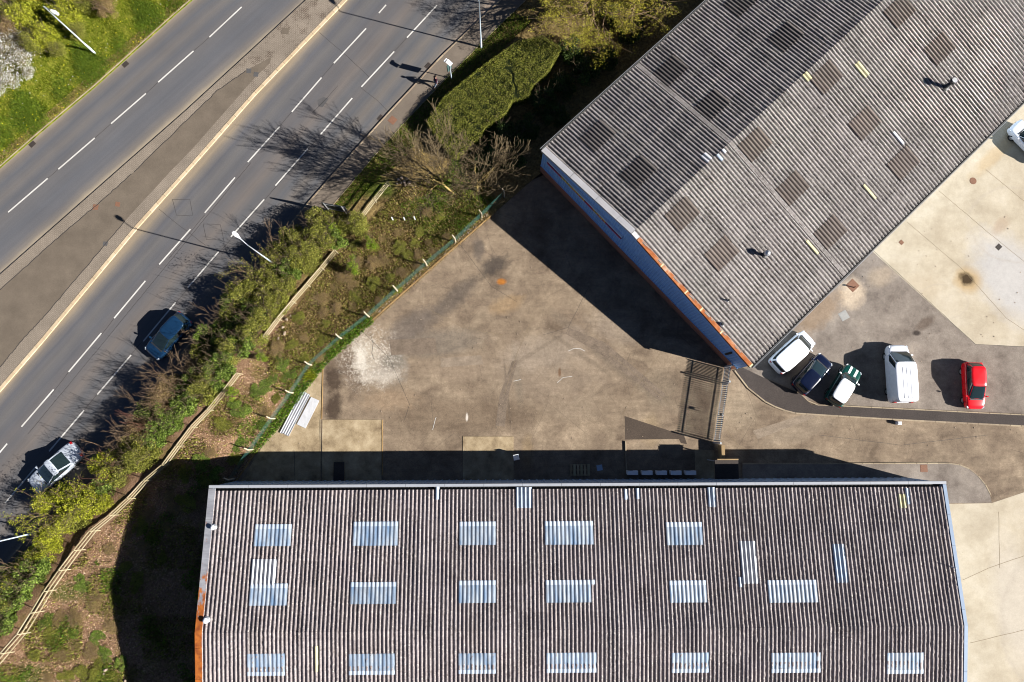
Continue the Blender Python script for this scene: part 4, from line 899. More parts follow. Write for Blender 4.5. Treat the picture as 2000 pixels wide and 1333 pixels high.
# ------------------------------------------------------------------ timber post and rail fence
M_TIMBER = NT('weathered_timber', .9, .15); M_TIMBER = M_TIMBER.done(M_TIMBER.grain(M_TIMBER.mix(M_TIMBER.ornd, C(186, 172, 134), C(214, 200, 164)), .15, 10, 1, .12))
def rail_fence(px, label, H=1.28, broken=(), lean=0.0):
    P = resample([gb(u, v) for u, v in px], 1.85); e = empty('rail_fence', P[0]); tag(e, label, 'fence'); o = P[0]
    for i, p in enumerate(P):
        q = p-o; q.z = bz(p.x, p.y)-o.z; t_ = P[min(i+1, len(P)-1)]-P[max(i-1, 0)]; nn = Vector((-t_.y, t_.x, 0)).normalized(); ln = lean*max(.12, 1-i/16)
        MB().bar((q.x, q.y, q.z-.1), (q.x+nn.x*ln*H, q.y+nn.y*ln*H, q.z+H), .06, .06).build('post', M_TIMBER, e)
        if i+1 < len(P):
            r = P[i+1]-o; r.z = bz(P[i+1].x, P[i+1].y)-o.z; n = Vector((-(r-q).y, (r-q).x, 0)).normalized(); ln2 = lean*max(.12, 1-(i+1)/16)
            for k, z in enumerate((.36, .78, 1.18)):
                if (i, k) in broken: continue
                a, b = q+n*(.075+ln*z), r+n*(.075+ln2*z); MB().bar((a.x, a.y, a.z+z+random.uniform(-.02, .02)), (b.x, b.y, b.z+z+random.uniform(-.02, .02)), .055, .10).build('rail', M_TIMBER, e)
    return e
RF = [(-60, 1395), (0, 1308), (60, 1238), (122, 1135), (190, 1042), (258, 985), (285, 950), (342, 900), (372, 850), (430, 790), (482, 722)]
rail_fence(RF, 'long pale timber rail fence between the shrubs and the woodchip bank', lean=.38)
rail_fence([(524, 662), (567, 606), (620, 545), (662, 494)], 'short pale timber rail fence at the mossy part of the bank')
rail_fence([(711, 430), (733, 400), (778, 346)], 'pale timber rail fence beside the leaning lichened tree')
rail_fence([(819, 296), (842, 264)], 'short stub of timber rail fence against the clipped hedge')
for i, (u, v) in enumerate(((768, 431), (791, 431), (811, 430))):
    p = g(u, v); e = MB().tube([(0, 0, 0), (0, 0, .85), (0, 0, .88)], [.05, .05, .03], 10).build('marker_post', M_WHITEP); e.location = (p.x, p.y, .08)
    tag(e, 'one of three white marker posts in a row in the grass', 'post', 'row of three white marker posts')
# ------------------------------------------------------------------ chain link fence with cranked concrete posts
M_CONCP = plain('post_concrete', C(226, 208, 176), .9, .15, var=.12, scale=8); M_GREENW = plain('green_wire', (.035, .12, .10, 1), .5, .4)
FP = [(985, 385), (941, 426), (890, 474), (834, 520), (777, 570), (722, 620), (668, 662), (610, 714), (574, 768), (538, 818), (496, 878), (458, 935), (428, 978)]
P = gl(FP); e = empty('chain_link_fence', (P[0].x, P[0].y, .06)); tag(e, 'green chain link fence with cranked pale concrete posts along the yard edge', 'fence'); o = P[0]
wires = MB(); FH = 1.3
for i, p in enumerate(P):
    q = p-o; t_ = (P[min(i+1, len(P)-1)]-P[max(i-1, 0)]); n = Vector((t_.y, -t_.x, 0)).normalized()*1.0
    if n.x > 0: n = -n
    b = n*.0
    MB().tube([(q.x, q.y, 0), (q.x, q.y, FH), (q.x+n.x*.3, q.y+n.y*.3, FH+.32)], [.07, .06, .05], 6).build('post', M_CONCP, e)
    if i+1 < len(P):
        r = P[i+1]-o; L_ = (r-q).length; d = (r-q).normalized(); off = n*.07; st = .085
        k = -FH
        while k < L_:
            for sg in (1, -1):
                a0, a1 = (k, k+FH) if sg > 0 else (k+FH, k); z0, z1 = 0.03, FH
                # clip to the bay
                def cl(x, za, zb_, xa, xb): return za+(zb_-za)*(x-xa)/(xb-xa)
                xa, xb, za, zb_ = a0, a1, z0, z1
                if xa > xb: xa, xb, za, zb_ = xb, xa, zb_, za
                if xb <= 0 or xa >= L_: continue
                if xa < 0: za = cl(0, za, zb_, xa, xb); xa = 0
                if xb > L_: zb_ = cl(L_, za, zb_, xa, xb); xb = L_
                A = q+d*xa+off; B = q+d*xb+off; w_ = Vector((0, 0, .006))
                wires.add([(A.x, A.y, za-.006), (A.x, A.y, za+.006), (B.x, B.y, zb_+.006), (B.x, B.y, zb_-.006)], [(0, 1, 2, 3)])
            k += st
        for z in (.1, .7, FH): MB().bar((q.x+off.x, q.y+off.y, z), (r.x+off.x, r.y+off.y, z), .008, .008).build('line_wire', M_GREENW, e)
wires.build('wire_mesh', M_GREENW, e)
# ------------------------------------------------------------------ palisade gate
M_GALV = plain('palisade_steel', (.36, .38, .40, 1), .5, .4, .2, .1)
A, B = g(1415, 720), g(1394, 862); d = (B-A); Lg = d.length; ra = math.atan2(d.y, d.x)
M1 = A+d.normalized()*Lg*.2
def gate(a, b, label, n):
    L_ = (b-a).length; e = empty('palisade_gate', (a.x, a.y, .02), math.atan2((b-a).y, (b-a).x)); tag(e, label, 'gate')
    for k in range(n):
        x = .1+(L_-.2)*k/(n-1); mb = MB()
        v = [(x-.043, -.015, .06), (x, .012, .06), (x+.043, -.015, .06), (x-.043, -.015, 1.72), (x, .012, 1.72), (x+.043, -.015, 1.72), (x-.016, -.012, 1.8), (x, -.002, 1.84), (x+.016, -.012, 1.8)]
        mb.add(v, [(0, 1, 4, 3), (1, 2, 5, 4), (3, 4, 7, 6), (4, 5, 8, 7), (0, 3, 5, 2), (3, 6, 8, 5)]); mb.build('pale', M_GALV, e)
    for z in (.28, 1.5): MB().box((L_/2, -.045, z), (L_, .05, .06)).build('rail', M_GALV, e)
    for x in (.03, L_-.03): MB().box((x, -.05, .95), (.05, .05, 1.75)).build('stile', M_GALV, e)
    return e
gate(A, M1-d.normalized()*.1, 'narrow palisade gate leaf beside the blue warehouse corner', 9)
g2 = gate(M1+d.normalized()*.1, B, 'wide galvanised palisade gate leaf across the yard entrance', 28)
MB().box((Lg*.44, -.1, 1.05), (.06, .06, 1.6)).build('drop_bolt', M_GALV, g2); MB().box((Lg*.42, -.1, 1.2), (.22, .1, .24)).build('lock_box', M_DARKMETAL, g2)
for q, lab in ((A-d.normalized()*.12, 'steel gate post at the blue warehouse corner'), (M1, 'steel gate post between the two palisade leaves'), (B+d.normalized()*.12, 'steel gate post beside the tan brick pier')):
    e = empty('gate_post', (q.x, q.y, .02), ra); tag(e, lab, 'gate post')
    MB().box((0, 0, .98), (.13, .13, 1.96)).build('post', M_GALV, e); MB().box((0, 0, 1.975), (.15, .15, .03)).build('cap', M_GALV, e)
# brick pier and canopy at the lower warehouse
p = g(1407, 886); e = empty('brick_pier', (p.x, p.y, .02)); tag(e, 'low stepped tan brick wall between the gate post and the canopy', 'wall')
MB().box((-.05, .0, .45), (.22, 1.35, .9)).build('wall', M_TAN, e); MB().box((.12, .25, .3), (.16, .85, .6)).build('buttress', M_TAN, e); MB().box((-.05, 0, .92), (.27, 1.4, .05)).build('coping', M_TAN, e)
p0, p1 = g(1396, 899, 2.3), g(1443, 936, 2.3); e = empty('entrance_canopy', ((p0.x+p1.x)/2, (p0.y+p1.y)/2, .02)); tag(e, 'flat dark entrance canopy on the lower warehouse wall beside the brick pier', 'canopy')
cw, cd = p1.x-p0.x, p0.y-p1.y
MB().box((0, 0, 2.25), (cw, cd, .12)).build('canopy_roof', M_STRIPT, e); MB().box((.1, cd/2+.05, 2.27), (cw*.9, .09, .2)).build('front_trim', M_TAN, e)
for sx in (-1, 1): MB().box((sx*(cw/2-.06), cd/2-.08, 1.1), (.08, .08, 2.2)).build('post', M_GALV, e)
# air conditioning units
for i, u in enumerate((1236, 1264.5, 1292.5, 1321, 1349.5)):
    p = g(u, 924, .8); e = empty('condenser_unit', (p.x, p.y, .02)); tag(e, 'one of five pale air conditioning condensers against the lower warehouse wall', 'air conditioner', 'row of five condenser units')
    MB().box((0, 0, .46), (.86, .34, .68)).build('casing', M_WHITEP, e)
    for sx in (-.3, .3): MB().box((sx, 0, .06), (.08, .4, .12)).build('foot', M_DARKMETAL, e)
    mb = MB(); n = 20; v = [(-.14+.24*math.cos(2*math.pi*k/n), .176, .46+.24*math.sin(2*math.pi*k/n)) for k in range(n)]; mesh('fan_grille', v, [tuple(range(n))], M_DARKMETAL, e); MB().tube([(-.47, -.1, .3), (-.5, -.12, .7)], .02, 6).build('pipe', M_DARKMETAL, e)
# ------------------------------------------------------------------ loose things
sd = (g(556, 849)-g(598, 768)); ang = math.atan2(sd.y, sd.x); c = (g(556, 849)+g(598, 768))/2; n_ = Vector((-sd.y, sd.x, 0)).normalized()
for i in range(4):
    q = c+n_*(-.3+.2*i)+sd.normalized()*random.uniform(-.06, .06); e = empty('metal_tray', (q.x, q.y, .056), ang); tag(e, 'one of four long white metal channels laid side by side on the slab', 'metal sheet', 'white metal channels on the slab')
    Ls = sd.length; MB().box((0, 0, .02), (Ls, .19, .04)).build('web', M_WHITE, e)
    for sy in (-.085, .085): MB().box((0, sy, .065), (Ls, .018, .05)).build('flange', M_WHITE, e)
q = [g(608, 776, .06), g(624, 783, .06), g(597, 837, .06), g(580, 829, .06)]; o = sheet('flat_metal_sheet', q, .115, M_WHITE, thick=.05); tag(o, 'flat white metal panel lying beside the long channels', 'metal sheet')
p = g(1008, 893); e = empty('plastic_chair', (p.x, p.y, .056), .2); tag(e, 'white plastic chair standing on the shaded concrete slab corner', 'chair')
MB().box((0, 0, .43), (.46, .46, .04)).build('seat', M_WHITEP, e); MB().box((0, .22, .68), (.44, .04, .46)).build('backrest', M_WHITEP, e)
for sx in (-.19, .19):
    MB().box((sx*1.12, 0, .62), (.05, .42, .03)).build('armrest', M_WHITEP, e)
    for sy in (-.19, .19): MB().tube([(sx*1.15, sy*1.15, 0), (sx, sy, .43)], .022, 6).build('leg', M_WHITEP, e)
p = g(1132, 918); e = empty('pallet', (p.x, p.y, .02)); tag(e, 'weathered timber pallet lying in the shade by the lower wall', 'pallet')
for k in range(6): MB().box((-.72+.29*k, 0, .13), (.2, .95, .022)).build('deck_board', M_TIMBER if k % 2 else M_SLAB, e)
for y in (-.42, 0, .42): MB().box((0, y, .06), (1.65, .1, .115)).build('bearer', M_SLAB, e)
p = g(1171, 914); o = sheet('board', [Vector((p.x+.33*math.cos(.95+k*math.pi/2), p.y+.33*math.sin(.95+k*math.pi/2), 0)) for k in range(4)], .045, M_CLAD2, thick=.024); tag(o, 'small square grey board lying in the shade beside the pallet', 'board')
p = g(1752, 827); e = empty('marker_block', (p.x, p.y, .02)); tag(e, 'small white concrete marker block standing at the dark footway kerb', 'marker')
MB().box((0, 0, .2), (.34, .26, .4)).build('block', M_WHITEP, e); MB().box((0, 0, .42), (.26, .18, .05)).build('cap', M_WHITEP, e)
M_RUB = plain('rubble', C(186, 166, 146), .9, .1, var=.2, scale=10)
def rock(r, seed):
    rr = random.Random(seed); bm = bmesh.new(); bmesh.ops.create_icosphere(bm, subdivisions=1, radius=r)
    for v in bm.verts: v.co *= rr.uniform(.7, 1.2); v.co.z *= .7
    me = bpy.data.meshes.new('rubble_stone'); bm.to_mesh(me); bm.free(); me.materials.append(M_RUB); return me
ROCKS = [rock(r, i) for i, r in enumerate((.16, .13, .2))]
for i, (u, v) in enumerate(((778, 352), (784, 358), (790, 356), (795, 350), (792, 362), (800, 358), (785, 348), (776, 360), (560, 625), (552, 640), (568, 618), (556, 652), (544, 662), (204, 1316), (207, 1308), (246, 1330))):
    p = gb(u, v); o = bpy.data.objects.new('rubble_stone', ROCKS[i % 3]); o.location = (p.x, p.y, p.z+.08); o.rotation_euler = (i, i*2.1, i*.7); COL.objects.link(o)
    tag(o, 'one of the pale rubble stones dumped on the bank by the rail fences', 'stone', 'rubble stones on the bank')
# scraps of litter and grit on the yard and bank: nobody could count them
lit = MB()
for k in range(420):
    u, v = random.uniform(520, 2000), random.uniform(420, 900)
    p = g(u, v); r = random.uniform(.015, .05); a = random.uniform(0, 6)
    lit.box((p.x, p.y, .03+r*.3), (r*2, r*1.2, r*.7), a)
for k in range(260):
    f = random.random(); q = Vector(fl[0]).lerp(fl[3], f) if random.random() < .6 else fl[3].lerp(fl[-1], f)
    lit.box((q.x+random.uniform(-.5, .1), q.y+random.uniform(-.1, .5), .12), (random.uniform(.03, .14), random.uniform(.03, .1), .04), random.uniform(0, 6))
tag(lit.build('grit', M_RUB), 'pale grit and scraps strewn over the yard', 'grit', kind='stuff')
# ------------------------------------------------------------------ vegetation
def leafmat(name, cols, trans=.25, rough=.7, k=1.6):
    t = NT(name, rough, .25); col = t.ramp(t.isl, [(i/(len(cols)-1), C(*c, k)) for i, c in enumerate(cols)], 'CONSTANT' if name == 'blossom' else 'LINEAR')
    col = t.mul(col, t.rng(t.noise(.9, detail=3), .3, .7, .75, 1.25))
    t.put(t.b.inputs['Base Color'], col)
    tr = t.n.nodes.new('ShaderNodeBsdfTranslucent'); t.L(col, tr.inputs[0]); mx = t.n.nodes.new('ShaderNodeMixShader'); mx.inputs[0].default_value = trans
    out = [n for n in t.n.nodes if n.type == 'OUTPUT_MATERIAL'][0]
    t.L(t.b.outputs[0], mx.inputs[1]); t.L(tr.outputs[0], mx.inputs[2]); t.L(mx.outputs[0], out.inputs[0]); return t.m
LM = dict(
    olive=leafmat('leaf_olive', [(62, 62, 22), (106, 108, 38), (136, 138, 52), (164, 164, 80)]),
    green=leafmat('leaf_green', [(44, 62, 18), (84, 104, 32), (112, 134, 46), (150, 168, 84)]),
    bright=leafmat('leaf_bright', [(62, 66, 16), (128, 134, 26), (170, 174, 40), (194, 196, 72)]),
    lime=leafmat('leaf_lime', [(70, 92, 18), (112, 136, 30), (148, 166, 48)]),
    dark=leafmat('leaf_dark', [(30, 44, 16), (56, 76, 26), (86, 104, 44)]),
    straw=leafmat('leaf_straw', [(92, 72, 48), (140, 116, 76), (182, 158, 112), (116, 106, 52)]),
    blossom=leafmat('blossom', [(244, 236, 230), (80, 66, 46), (246, 240, 236), (110, 106, 52), (150, 138, 104), (84, 84, 36), (236, 222, 212)], .25, .7, 1.8),
    hedge=leafmat('leaf_hedge', [(60, 66, 16), (98, 104, 28), (126, 130, 42), (160, 154, 80)]),
    willow=leafmat('leaf_willow', [(120, 112, 34), (160, 150, 48), (184, 172, 66), (172, 174, 54)]),
    grass=leafmat('grass_blade', [(84, 100, 18), (126, 140, 30), (152, 160, 46), (182, 176, 84)], .35),
    grassdk=leafmat('grass_blade_dark', [(58, 82, 16), (96, 120, 28), (124, 142, 42)], .3),
    flower=leafmat('flower_yellow', [(230, 214, 20), (244, 232, 60)], .1), flowerw=leafmat('flower_white', [(236, 236, 226), (246, 246, 240)], .1),
    chip=leafmat('wood_chip', [(120, 86, 62), (168, 130, 102), (206, 170, 138), (230, 204, 176)], .0, .9), weed=leafmat('weed_leaf', [(52, 84, 18), (92, 128, 30), (134, 160, 52)], .3))
M_TWIG = plain('twig_bark', C(150, 126, 100), .9, .1, var=.2, scale=3); M_BARK = plain('bark', C(120, 104, 84), .9, .1, var=.25, scale=4)
M_LICHEN = plain('lichen_bark', C(196, 172, 108), .9, .1, var=.25, scale=4); M_TWIGG = plain('grey_twig', C(128, 112, 86), .9, .1, var=.2, scale=3); M_TWIGR = plain('red_twig', C(128, 88, 72), .9, .1, var=.2)
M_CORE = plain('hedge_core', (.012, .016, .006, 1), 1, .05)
def quads(Cn, size, up=.7, aspect=.6, droop=None):
    """leaf quads at centres Cn"""
    n = len(Cn); N = RNG.normal(size=(n, 3)); N[:, 2] = np.abs(N[:, 2])*1.0+up; N /= np.linalg.norm(N, axis=1)[:, None]
    T = np.cross(N, RNG.normal(size=(n, 3))); T /= np.linalg.norm(T, axis=1)[:, None]+1e-9; B = np.cross(N, T)
    s = (size*RNG.uniform(.6, 1.35, n))[:, None]; T = T*s*.5; B = B*s*.5*aspect
    V = np.empty((n, 4, 3)); V[:, 0] = Cn-T; V[:, 1] = Cn-B; V[:, 2] = Cn+T; V[:, 3] = Cn+B
    return V.reshape(-1, 3), np.arange(4*n).reshape(-1, 4)
def cloud(n, R, H, k, cr, seed):
    """points on lumpy clumps filling a dome of radius R and height H"""
    r = np.random.default_rng(seed); out = []; m = n//k
    for i in range(k):
        a = r.uniform(0, 2*math.pi); q = math.sqrt(r.uniform(0, 1)); rad = R*.82*q; zc = H*(.25+.55*r.uniform(0, 1)*(1-.55*q*q)); c = np.array([rad*math.cos(a), rad*math.sin(a), zc])
        d = r.normal(size=(m, 3)); d /= np.linalg.norm(d, axis=1)[:, None]; rr = cr*r.uniform(.6, 1.25)*(.35+.65*r.uniform(0, 1, m)**.5)
        out.append(c+d*rr[:, None]*np.array([1, 1, .8]))
    P = np.concatenate(out); P[:, 2] = np.abs(P[:, 2]-.05)+.05; return P
def stems(n, R, H, mat, seed, r0=.018):
    rr = random.Random(seed); mb = MB()
    for k in range(n):
        a = rr.uniform(0, 6.28); q = rr.uniform(.25, 1.0); p = Vector((rr.uniform(-.12, .12), rr.uniform(-.12, .12), 0)); d = Vector((math.cos(a)*R*q, math.sin(a)*R*q, H*rr.uniform(.7, 1.08)))
        m1 = p+d*.5+Vector((rr.uniform(-.1, .1), rr.uniform(-.1, .1), H*.1)); e = p+d; mb.tube([p, m1, e], [r0, r0*.75, r0*.35], 4, False)
        for j in range(3):
            s = m1.lerp(e, rr.uniform(0, .8)); mb.tube([s, s+Vector((rr.uniform(-.4, .4), rr.uniform(-.4, .4), rr.uniform(.1, .45)))], [r0*.5, r0*.2], 3, False)
    me = mb.build('stems', mat); d = me.data; bpy.data.objects.remove(me); return d
SHR = {}
def shrub_data(kind, i):
    if (kind, i) in SHR: return SHR[kind, i]
    R, H = (1.0+.16*i, 1.75+.2*i)
    tab = {'olive': (7000, 26, .42, .085), 'green': (5200, 22, .42, .11), 'bright': (5200, 34, .5, .1), 'straw': (5000, 26, .42, .075), 'dark': (5200, 22, .42, .11), 'lime': (1500, 9, .38, .11), 'blossom': (3000, 34, .7, .105)}[kind]
    V, F = quads(cloud(tab[0], R, H, tab[1], tab[2], hash((kind, i)) % 1000 if False else i*17+len(kind)*31), tab[3])
    fol = fast_mesh('foliage', V, F, LM[kind]); stm = stems(16 if kind != 'straw' else 46, R*1.05, H*1.02, {'straw': M_TWIG, 'olive': M_BARK}.get(kind, M_BARK), i+5, .016)
    SHR[kind, i] = (fol, stm); return SHR[kind, i]
def shrub(kind, i, xy, s, rz, label, group, z=None, hs=1.0, name='shrub'):
    z = bz(xy[0], xy[1])-.03 if z is None else z; fol, stm = shrub_data(kind, i); e = empty(name, (xy[0], xy[1], z), rz); tag(e, label, 'shrub', group); e.scale = (s, s, s*hs)
    for nm, me in (('foliage', fol), ('stems', stm)): link(bpy.data.objects.new(nm, me), e)
    return e
def inside(p, poly):
    c = False; n = len(poly)
    for i in range(n):
        (x1, y1), (x2, y2) = poly[i], poly[(i+1) % n]
        if (y1 > p[1]) != (y2 > p[1]) and p[0] < (x2-x1)*(p[1]-y1)/(y2-y1)+x1: c = not c
    return c
BELT = [(690, 408), (640, 420), (575, 460), (515, 518), (455, 580), (415, 645), (380, 705), (330, 765), (260, 840), (200, 925), (120, 1005), (70, 1075), (0, 1155), (-60, 1240),
        (-70, 1300), (-5, 1235), (50, 1145), (125, 1040), (200, 965), (285, 885), (350, 815), (410, 755), (465, 690), (505, 640), (555, 580), (605, 520), (650, 472), (700, 440)]
NMS = {'olive': ('dense olive shrub with tiny leaves in the roadside belt', 'olive shrubs in the roadside belt'), 'green': ('broad leaved green shrub in the roadside belt along the rail fence', 'green shrubs in the roadside belt'),
       'bright': ('bright yellow green shrub in the roadside belt by the silver saloon', 'yellow green shrubs in the roadside belt'), 'straw': ('straw coloured twiggy shrub at the road side of the belt', 'twiggy straw shrubs in the roadside belt'), 'lime': ('small fresh lime green sprig above the olive shrubs', 'lime green sprigs in the belt')}
rr = random.Random(11); pts = []
for tries in range(6000):
    u, v = rr.uniform(-60, 720), rr.uniform(395, 1320)
    if not inside((u, v), BELT): continue
    p = gb(u, v, 1.1)
    if any((p.x-q.x)**2+(p.y-q.y)**2 < .86**2 for q, *_ in pts): continue
    pts.append((p, u, v))
for p, u, v in pts:
    dk = min(math.hypot(u-a, v-b) for a, b in BELT[:14])     # distance to the road side of the belt
    r = rr.random()
    if u > 500: kind = 'olive' if r < .85 else 'green'
    elif u > 350: kind = 'straw' if (dk < 28 and v > 690 and r < .5) else ('green' if r < .6 else 'olive')
    elif u > 215: kind = 'straw' if (dk < 42 and r < .75) else ('green' if r < .45 else 'olive')
    else: kind = 'bright' if (v < 1090 and r < .45) else ('green' if r < .5 else ('olive' if r < .9 else 'straw'))
    lab, grp = NMS[kind]; shrub(kind, rr.randrange(3), p, rr.uniform(.85, 1.12), rr.uniform(0, 6.28), lab, grp, hs=rr.uniform(1.15, 1.5))
for u, v, s in ((645, 438, .75), (688, 512, .75), (720, 465, .6), (465, 650, .6), (500, 690, .55), (440, 770, .6)):
    p = gb(u, v, 2.2); e = shrub('lime', 0, p, s, u, *NMS['lime'], hs=2.1)
for i, (u, v, s_) in enumerate(((70, 985, .8), (112, 972, .9), (160, 972, .85), (120, 1020, .9), (80, 1052, .9), (45, 1100, .85), (10, 1140, .85), (185, 985, .6))):
    p = gb(u, v, 2.0); shrub('bright', i % 3, p, s_, i*2.2, *NMS['bright'], hs=1.5)
# shaded shrubs between the hedge and the grey warehouse, and the growth at the top left verge
for i, (u, v) in enumerate(((1010, 270), (975, 255), (1060, 200), (1035, 250), (1100, 170), (1085, 225), (1140, 140), (1180, 110), (1230, 60), (1120, 100), (1200, 30), (1260, 10), (1000, 310), (960, 300))):
    shrub('dark', i % 3, g(u, v, .8), rr.uniform(.9, 1.2), i, 'dark leafy shrub in the shade beside the grey warehouse', 'shaded shrubs by the grey warehouse')
for i, (u, v, k, s) in enumerate(((40, 35, 'bright', 1.1), (85, 70, 'bright', 1.0), (130, 22, 'bright', 1.1), (60, -10, 'bright', 1.2), (120, -35, 'bright', 1.2), (10, 5, 'olive', 1.1), (165, 0, 'olive', 1.0), (190, -25, 'straw', 1.1), (205, 10, 'straw', .8), (105, 95, 'olive', .75), (235, -45, 'straw', 1.0), (62, 85, 'olive', .9), (20, 60, 'straw', 1.0), (145, 55, 'olive', .7))):
    lab = {'bright': ('yellow green bush behind the flowery verge lamp', 'yellow green bushes behind the verge'), 'olive': ('olive bush behind the flowery grass verge', 'olive bushes behind the verge'), 'straw': ('brown twiggy bush behind the flowery grass verge', 'twiggy bushes behind the verge')}[k]
    shrub(k, i % 3, g(u, v, 1.3), s, i*1.3, lab[0], lab[1], hs=1.35)
for i, (u, v, s) in enumerate(((15, 95, 1.0), (40, 118, .8), (0, 140, .9), (48, 88, .8), (-20, 115, 1.1), (22, 158, .6), (52, 140, .5), (20, 70, .8), (0, 175, .5))):
    shrub('blossom', i % 3, g(u, v, 1.2), s, i, 'white blossoming bush at the grass verge', 'white blossom bushes', hs=1.1)
BKP = [(540, 680), (650, 515), (715, 445), (780, 395), (840, 400), (900, 440), (860, 490), (720, 612), (640, 680), (570, 745)]
LBP = [(10, 1325), (125, 1160), (262, 1010), (350, 930), (400, 860), (480, 770), (560, 660), (610, 690), (570, 740), (480, 870), (430, 950), (300, 1120), (230, 1200), (240, 1333)]
cnt = 0
for tries in range(4000):
    if cnt > 95: break
    u, v = rr.uniform(0, 900), rr.uniform(395, 1330)
    k = 'straw' if rr.random() < .55 else 'olive'; a_ = inside((u, v), BKP)
    if not a_ and not (inside((u, v), LBP) and rr.random() < .6): continue
    if not a_: k = rr.choice(('green', 'olive', 'straw'))
    p = gb(u, v, .2)
    if any((p.x-q.x)**2+(p.y-q.y)**2 < .9**2 for q, *_ in pts): continue
    pts.append((p, u, v)); cnt += 1
    lab = {'straw': ('low brown tangle of dead stems on the bank', 'low brown tangles on the bank'), 'olive': ('low olive scrub clump on the bank', 'low olive clumps on the bank'), 'green': ('low green bramble clump in the wood chips', 'low green clumps in the wood chips')}[k]
    e = shrub(k, rr.randrange(3), p, rr.uniform(.32, .6), rr.uniform(0, 6.28), lab[0], lab[1], hs=rr.uniform(.3, .5), name='scrub_clump'); e.scale.x *= rr.uniform(.8, 1.7); e.scale.z *= .6 if not a_ else 1.0
# ------------------------------------------------------------------ bare and pollarded trees
def grow(mbL, mbT, p, d, L, r, depth, rr, tips, spread=.6, up=.25, droop=0.0, rmin=.012, kids=(2, 3), shrink=.72):
    n = 3 if depth > 1 else 2; pts = [p]; q = p
    for i in range(n):
        d = (d+Vector((rr.gauss(0, .16), rr.gauss(0, .16), rr.gauss(0, .1)+up*.15-droop*(1 if depth < 3 else 0)))).normalized(); q = q+d*(L/n); pts.append(q)
    r1 = max(rmin*.6, r*.62); rad = [r+(r1-r)*i/n for i in range(n+1)]
    (mbL if r > .028 else mbT).tube(pts, rad, 6 if r > .05 else (4 if r > .02 else 3), False)
    tips.append((pts[-1], d, depth))
    if depth <= 0: return
    for k in range(rr.randint(*kids)):
        ax = Vector((rr.gauss(0, 1), rr.gauss(0, 1), rr.gauss(0, .6))).normalized(); nd = (d+ax*spread*rr.uniform(.6, 1.3)).normalized(); nd.z += up*.2; nd.normalize()
        s = pts[-1] if k == 0 else pts[rr.randint(1, n)]
        grow(mbL, mbT, s, nd, L*shrink*rr.uniform(.75, 1.2), r1*(.95 if k == 0 else .75), depth-1, rr, tips, spread, up, droop, rmin, kids, shrink)
def tree(base, lean, H, label, seed, limbs, depth, mats, r=.16, spread=.6, up=.3, z=.08, trunk=.35, leaf=None, shrink=.72, kids=(2, 3), droop=0.0, name='bare_tree', group=None, limb_dirs=None):
    rr = random.Random(seed); e = empty(name, (base.x, base.y, z), 0); tag(e, label, 'tree', group)
    tr, L, T = MB(), MB(), MB(); tips = []
    top = Vector((lean[0], lean[1], 1)).normalized()*H*trunk; mid = top*.5+Vector((rr.uniform(-.05, .05), rr.uniform(-.05, .05), 0))
    tr.tube([(0, 0, -.05), mid*.15, mid, top], [r*1.5, r*1.1, r, r*.85], 10, False); tr.build('trunk', mats[0], e, True)
    for k in range(limbs):
        a = 2*math.pi*(k+rr.uniform(-.2, .2))/limbs; d = Vector((math.cos(a)*spread*1.3, math.sin(a)*spread*1.3, .9))
        if limb_dirs: d = Vector(limb_dirs[k % len(limb_dirs)])+Vector((rr.gauss(0, .1), rr.gauss(0, .1), 0))
        d = (d+Vector((lean[0], lean[1], 0))*.6).normalized(); s = mid.lerp(top, rr.uniform(.55, 1.0)) if k else top
        grow(L, T, s, d, H*(1-trunk)*.46, r*.55, depth, rr, tips, spread, up, droop, .022 if limbs in (7, 8) and depth == 5 else .010, kids, shrink)
    if L.v: L.build('limbs', mats[1], e)
    T.build('twigs', mats[2], e)['kind'] = 'stuff'
    if leaf:
        kind, n, sz, sp = leaf; TP = np.array([t_[0][:] for t_ in tips if t_[2] <= 2]); idx = RNG.integers(0, len(TP), n)
        V, F = quads(TP[idx]+RNG.normal(0, sp, (n, 3)), sz, .4, .5); link(bpy.data.objects.new('crown', fast_mesh('crown', V, F, LM[kind])), e)
    return e
tree(g(932, 374), (.05, .03), 6.2, 'bare pollarded tree with yellow lichen, upright beside the shaded fence corner', 3, 7, 5, (M_LICHEN, M_LICHEN, M_TWIGG), .11, .5, .3, trunk=.32, kids=(2, 4), shrink=.74)
tree(g(886, 378), (-.45, .1), 7.0, 'bare lichened tree leaning over the bank towards the footway', 9, 7, 5, (M_LICHEN, M_LICHEN, M_TWIGG), .10, .55, .25, trunk=.32, kids=(2, 4), shrink=.74)
for i, (u, v, ln, H, lab) in enumerate(((378, 745, (-.45, .15), 3.9, 'bare pale branched sapling behind the dark blue hatchback'), (322, 838, (-.45, .2), 3.7, 'bare straw coloured sapling at the shaded footway edge'), (232, 925, (-.5, .25), 3.5, 'bare reddish sapling beside the silver saloon'),
                                       (165, 1000, (-.45, .5), 4.0, 'bare multi stemmed sapling reaching over the silver saloon'), (110, 1010, (-.5, .45), 3.8, 'sparse leafy sapling overhanging the front of the silver saloon'), (70, 1110, (-.5, .2), 3.6, 'bare sapling beside the lamp in the yellow green shrubs'), (505, 545, (-.3, .25), 3.3, 'bare twiggy sapling over the olive shrubs near the lamp'))):
    tree(gb(u, v), ln, H, lab, 20+i, 5, 3, (M_TWIG, M_TWIG, M_TWIGR if i in (1, 2) else M_TWIG), .05, .55, .3, trunk=.22, kids=(2, 3), leaf=(('bright', 900, .09, .1) if i in (3, 4) else (('olive', 700, .08, .12) if i == 6 else None)), name='sapling', z=bz(*gb(u, v)[:2]))
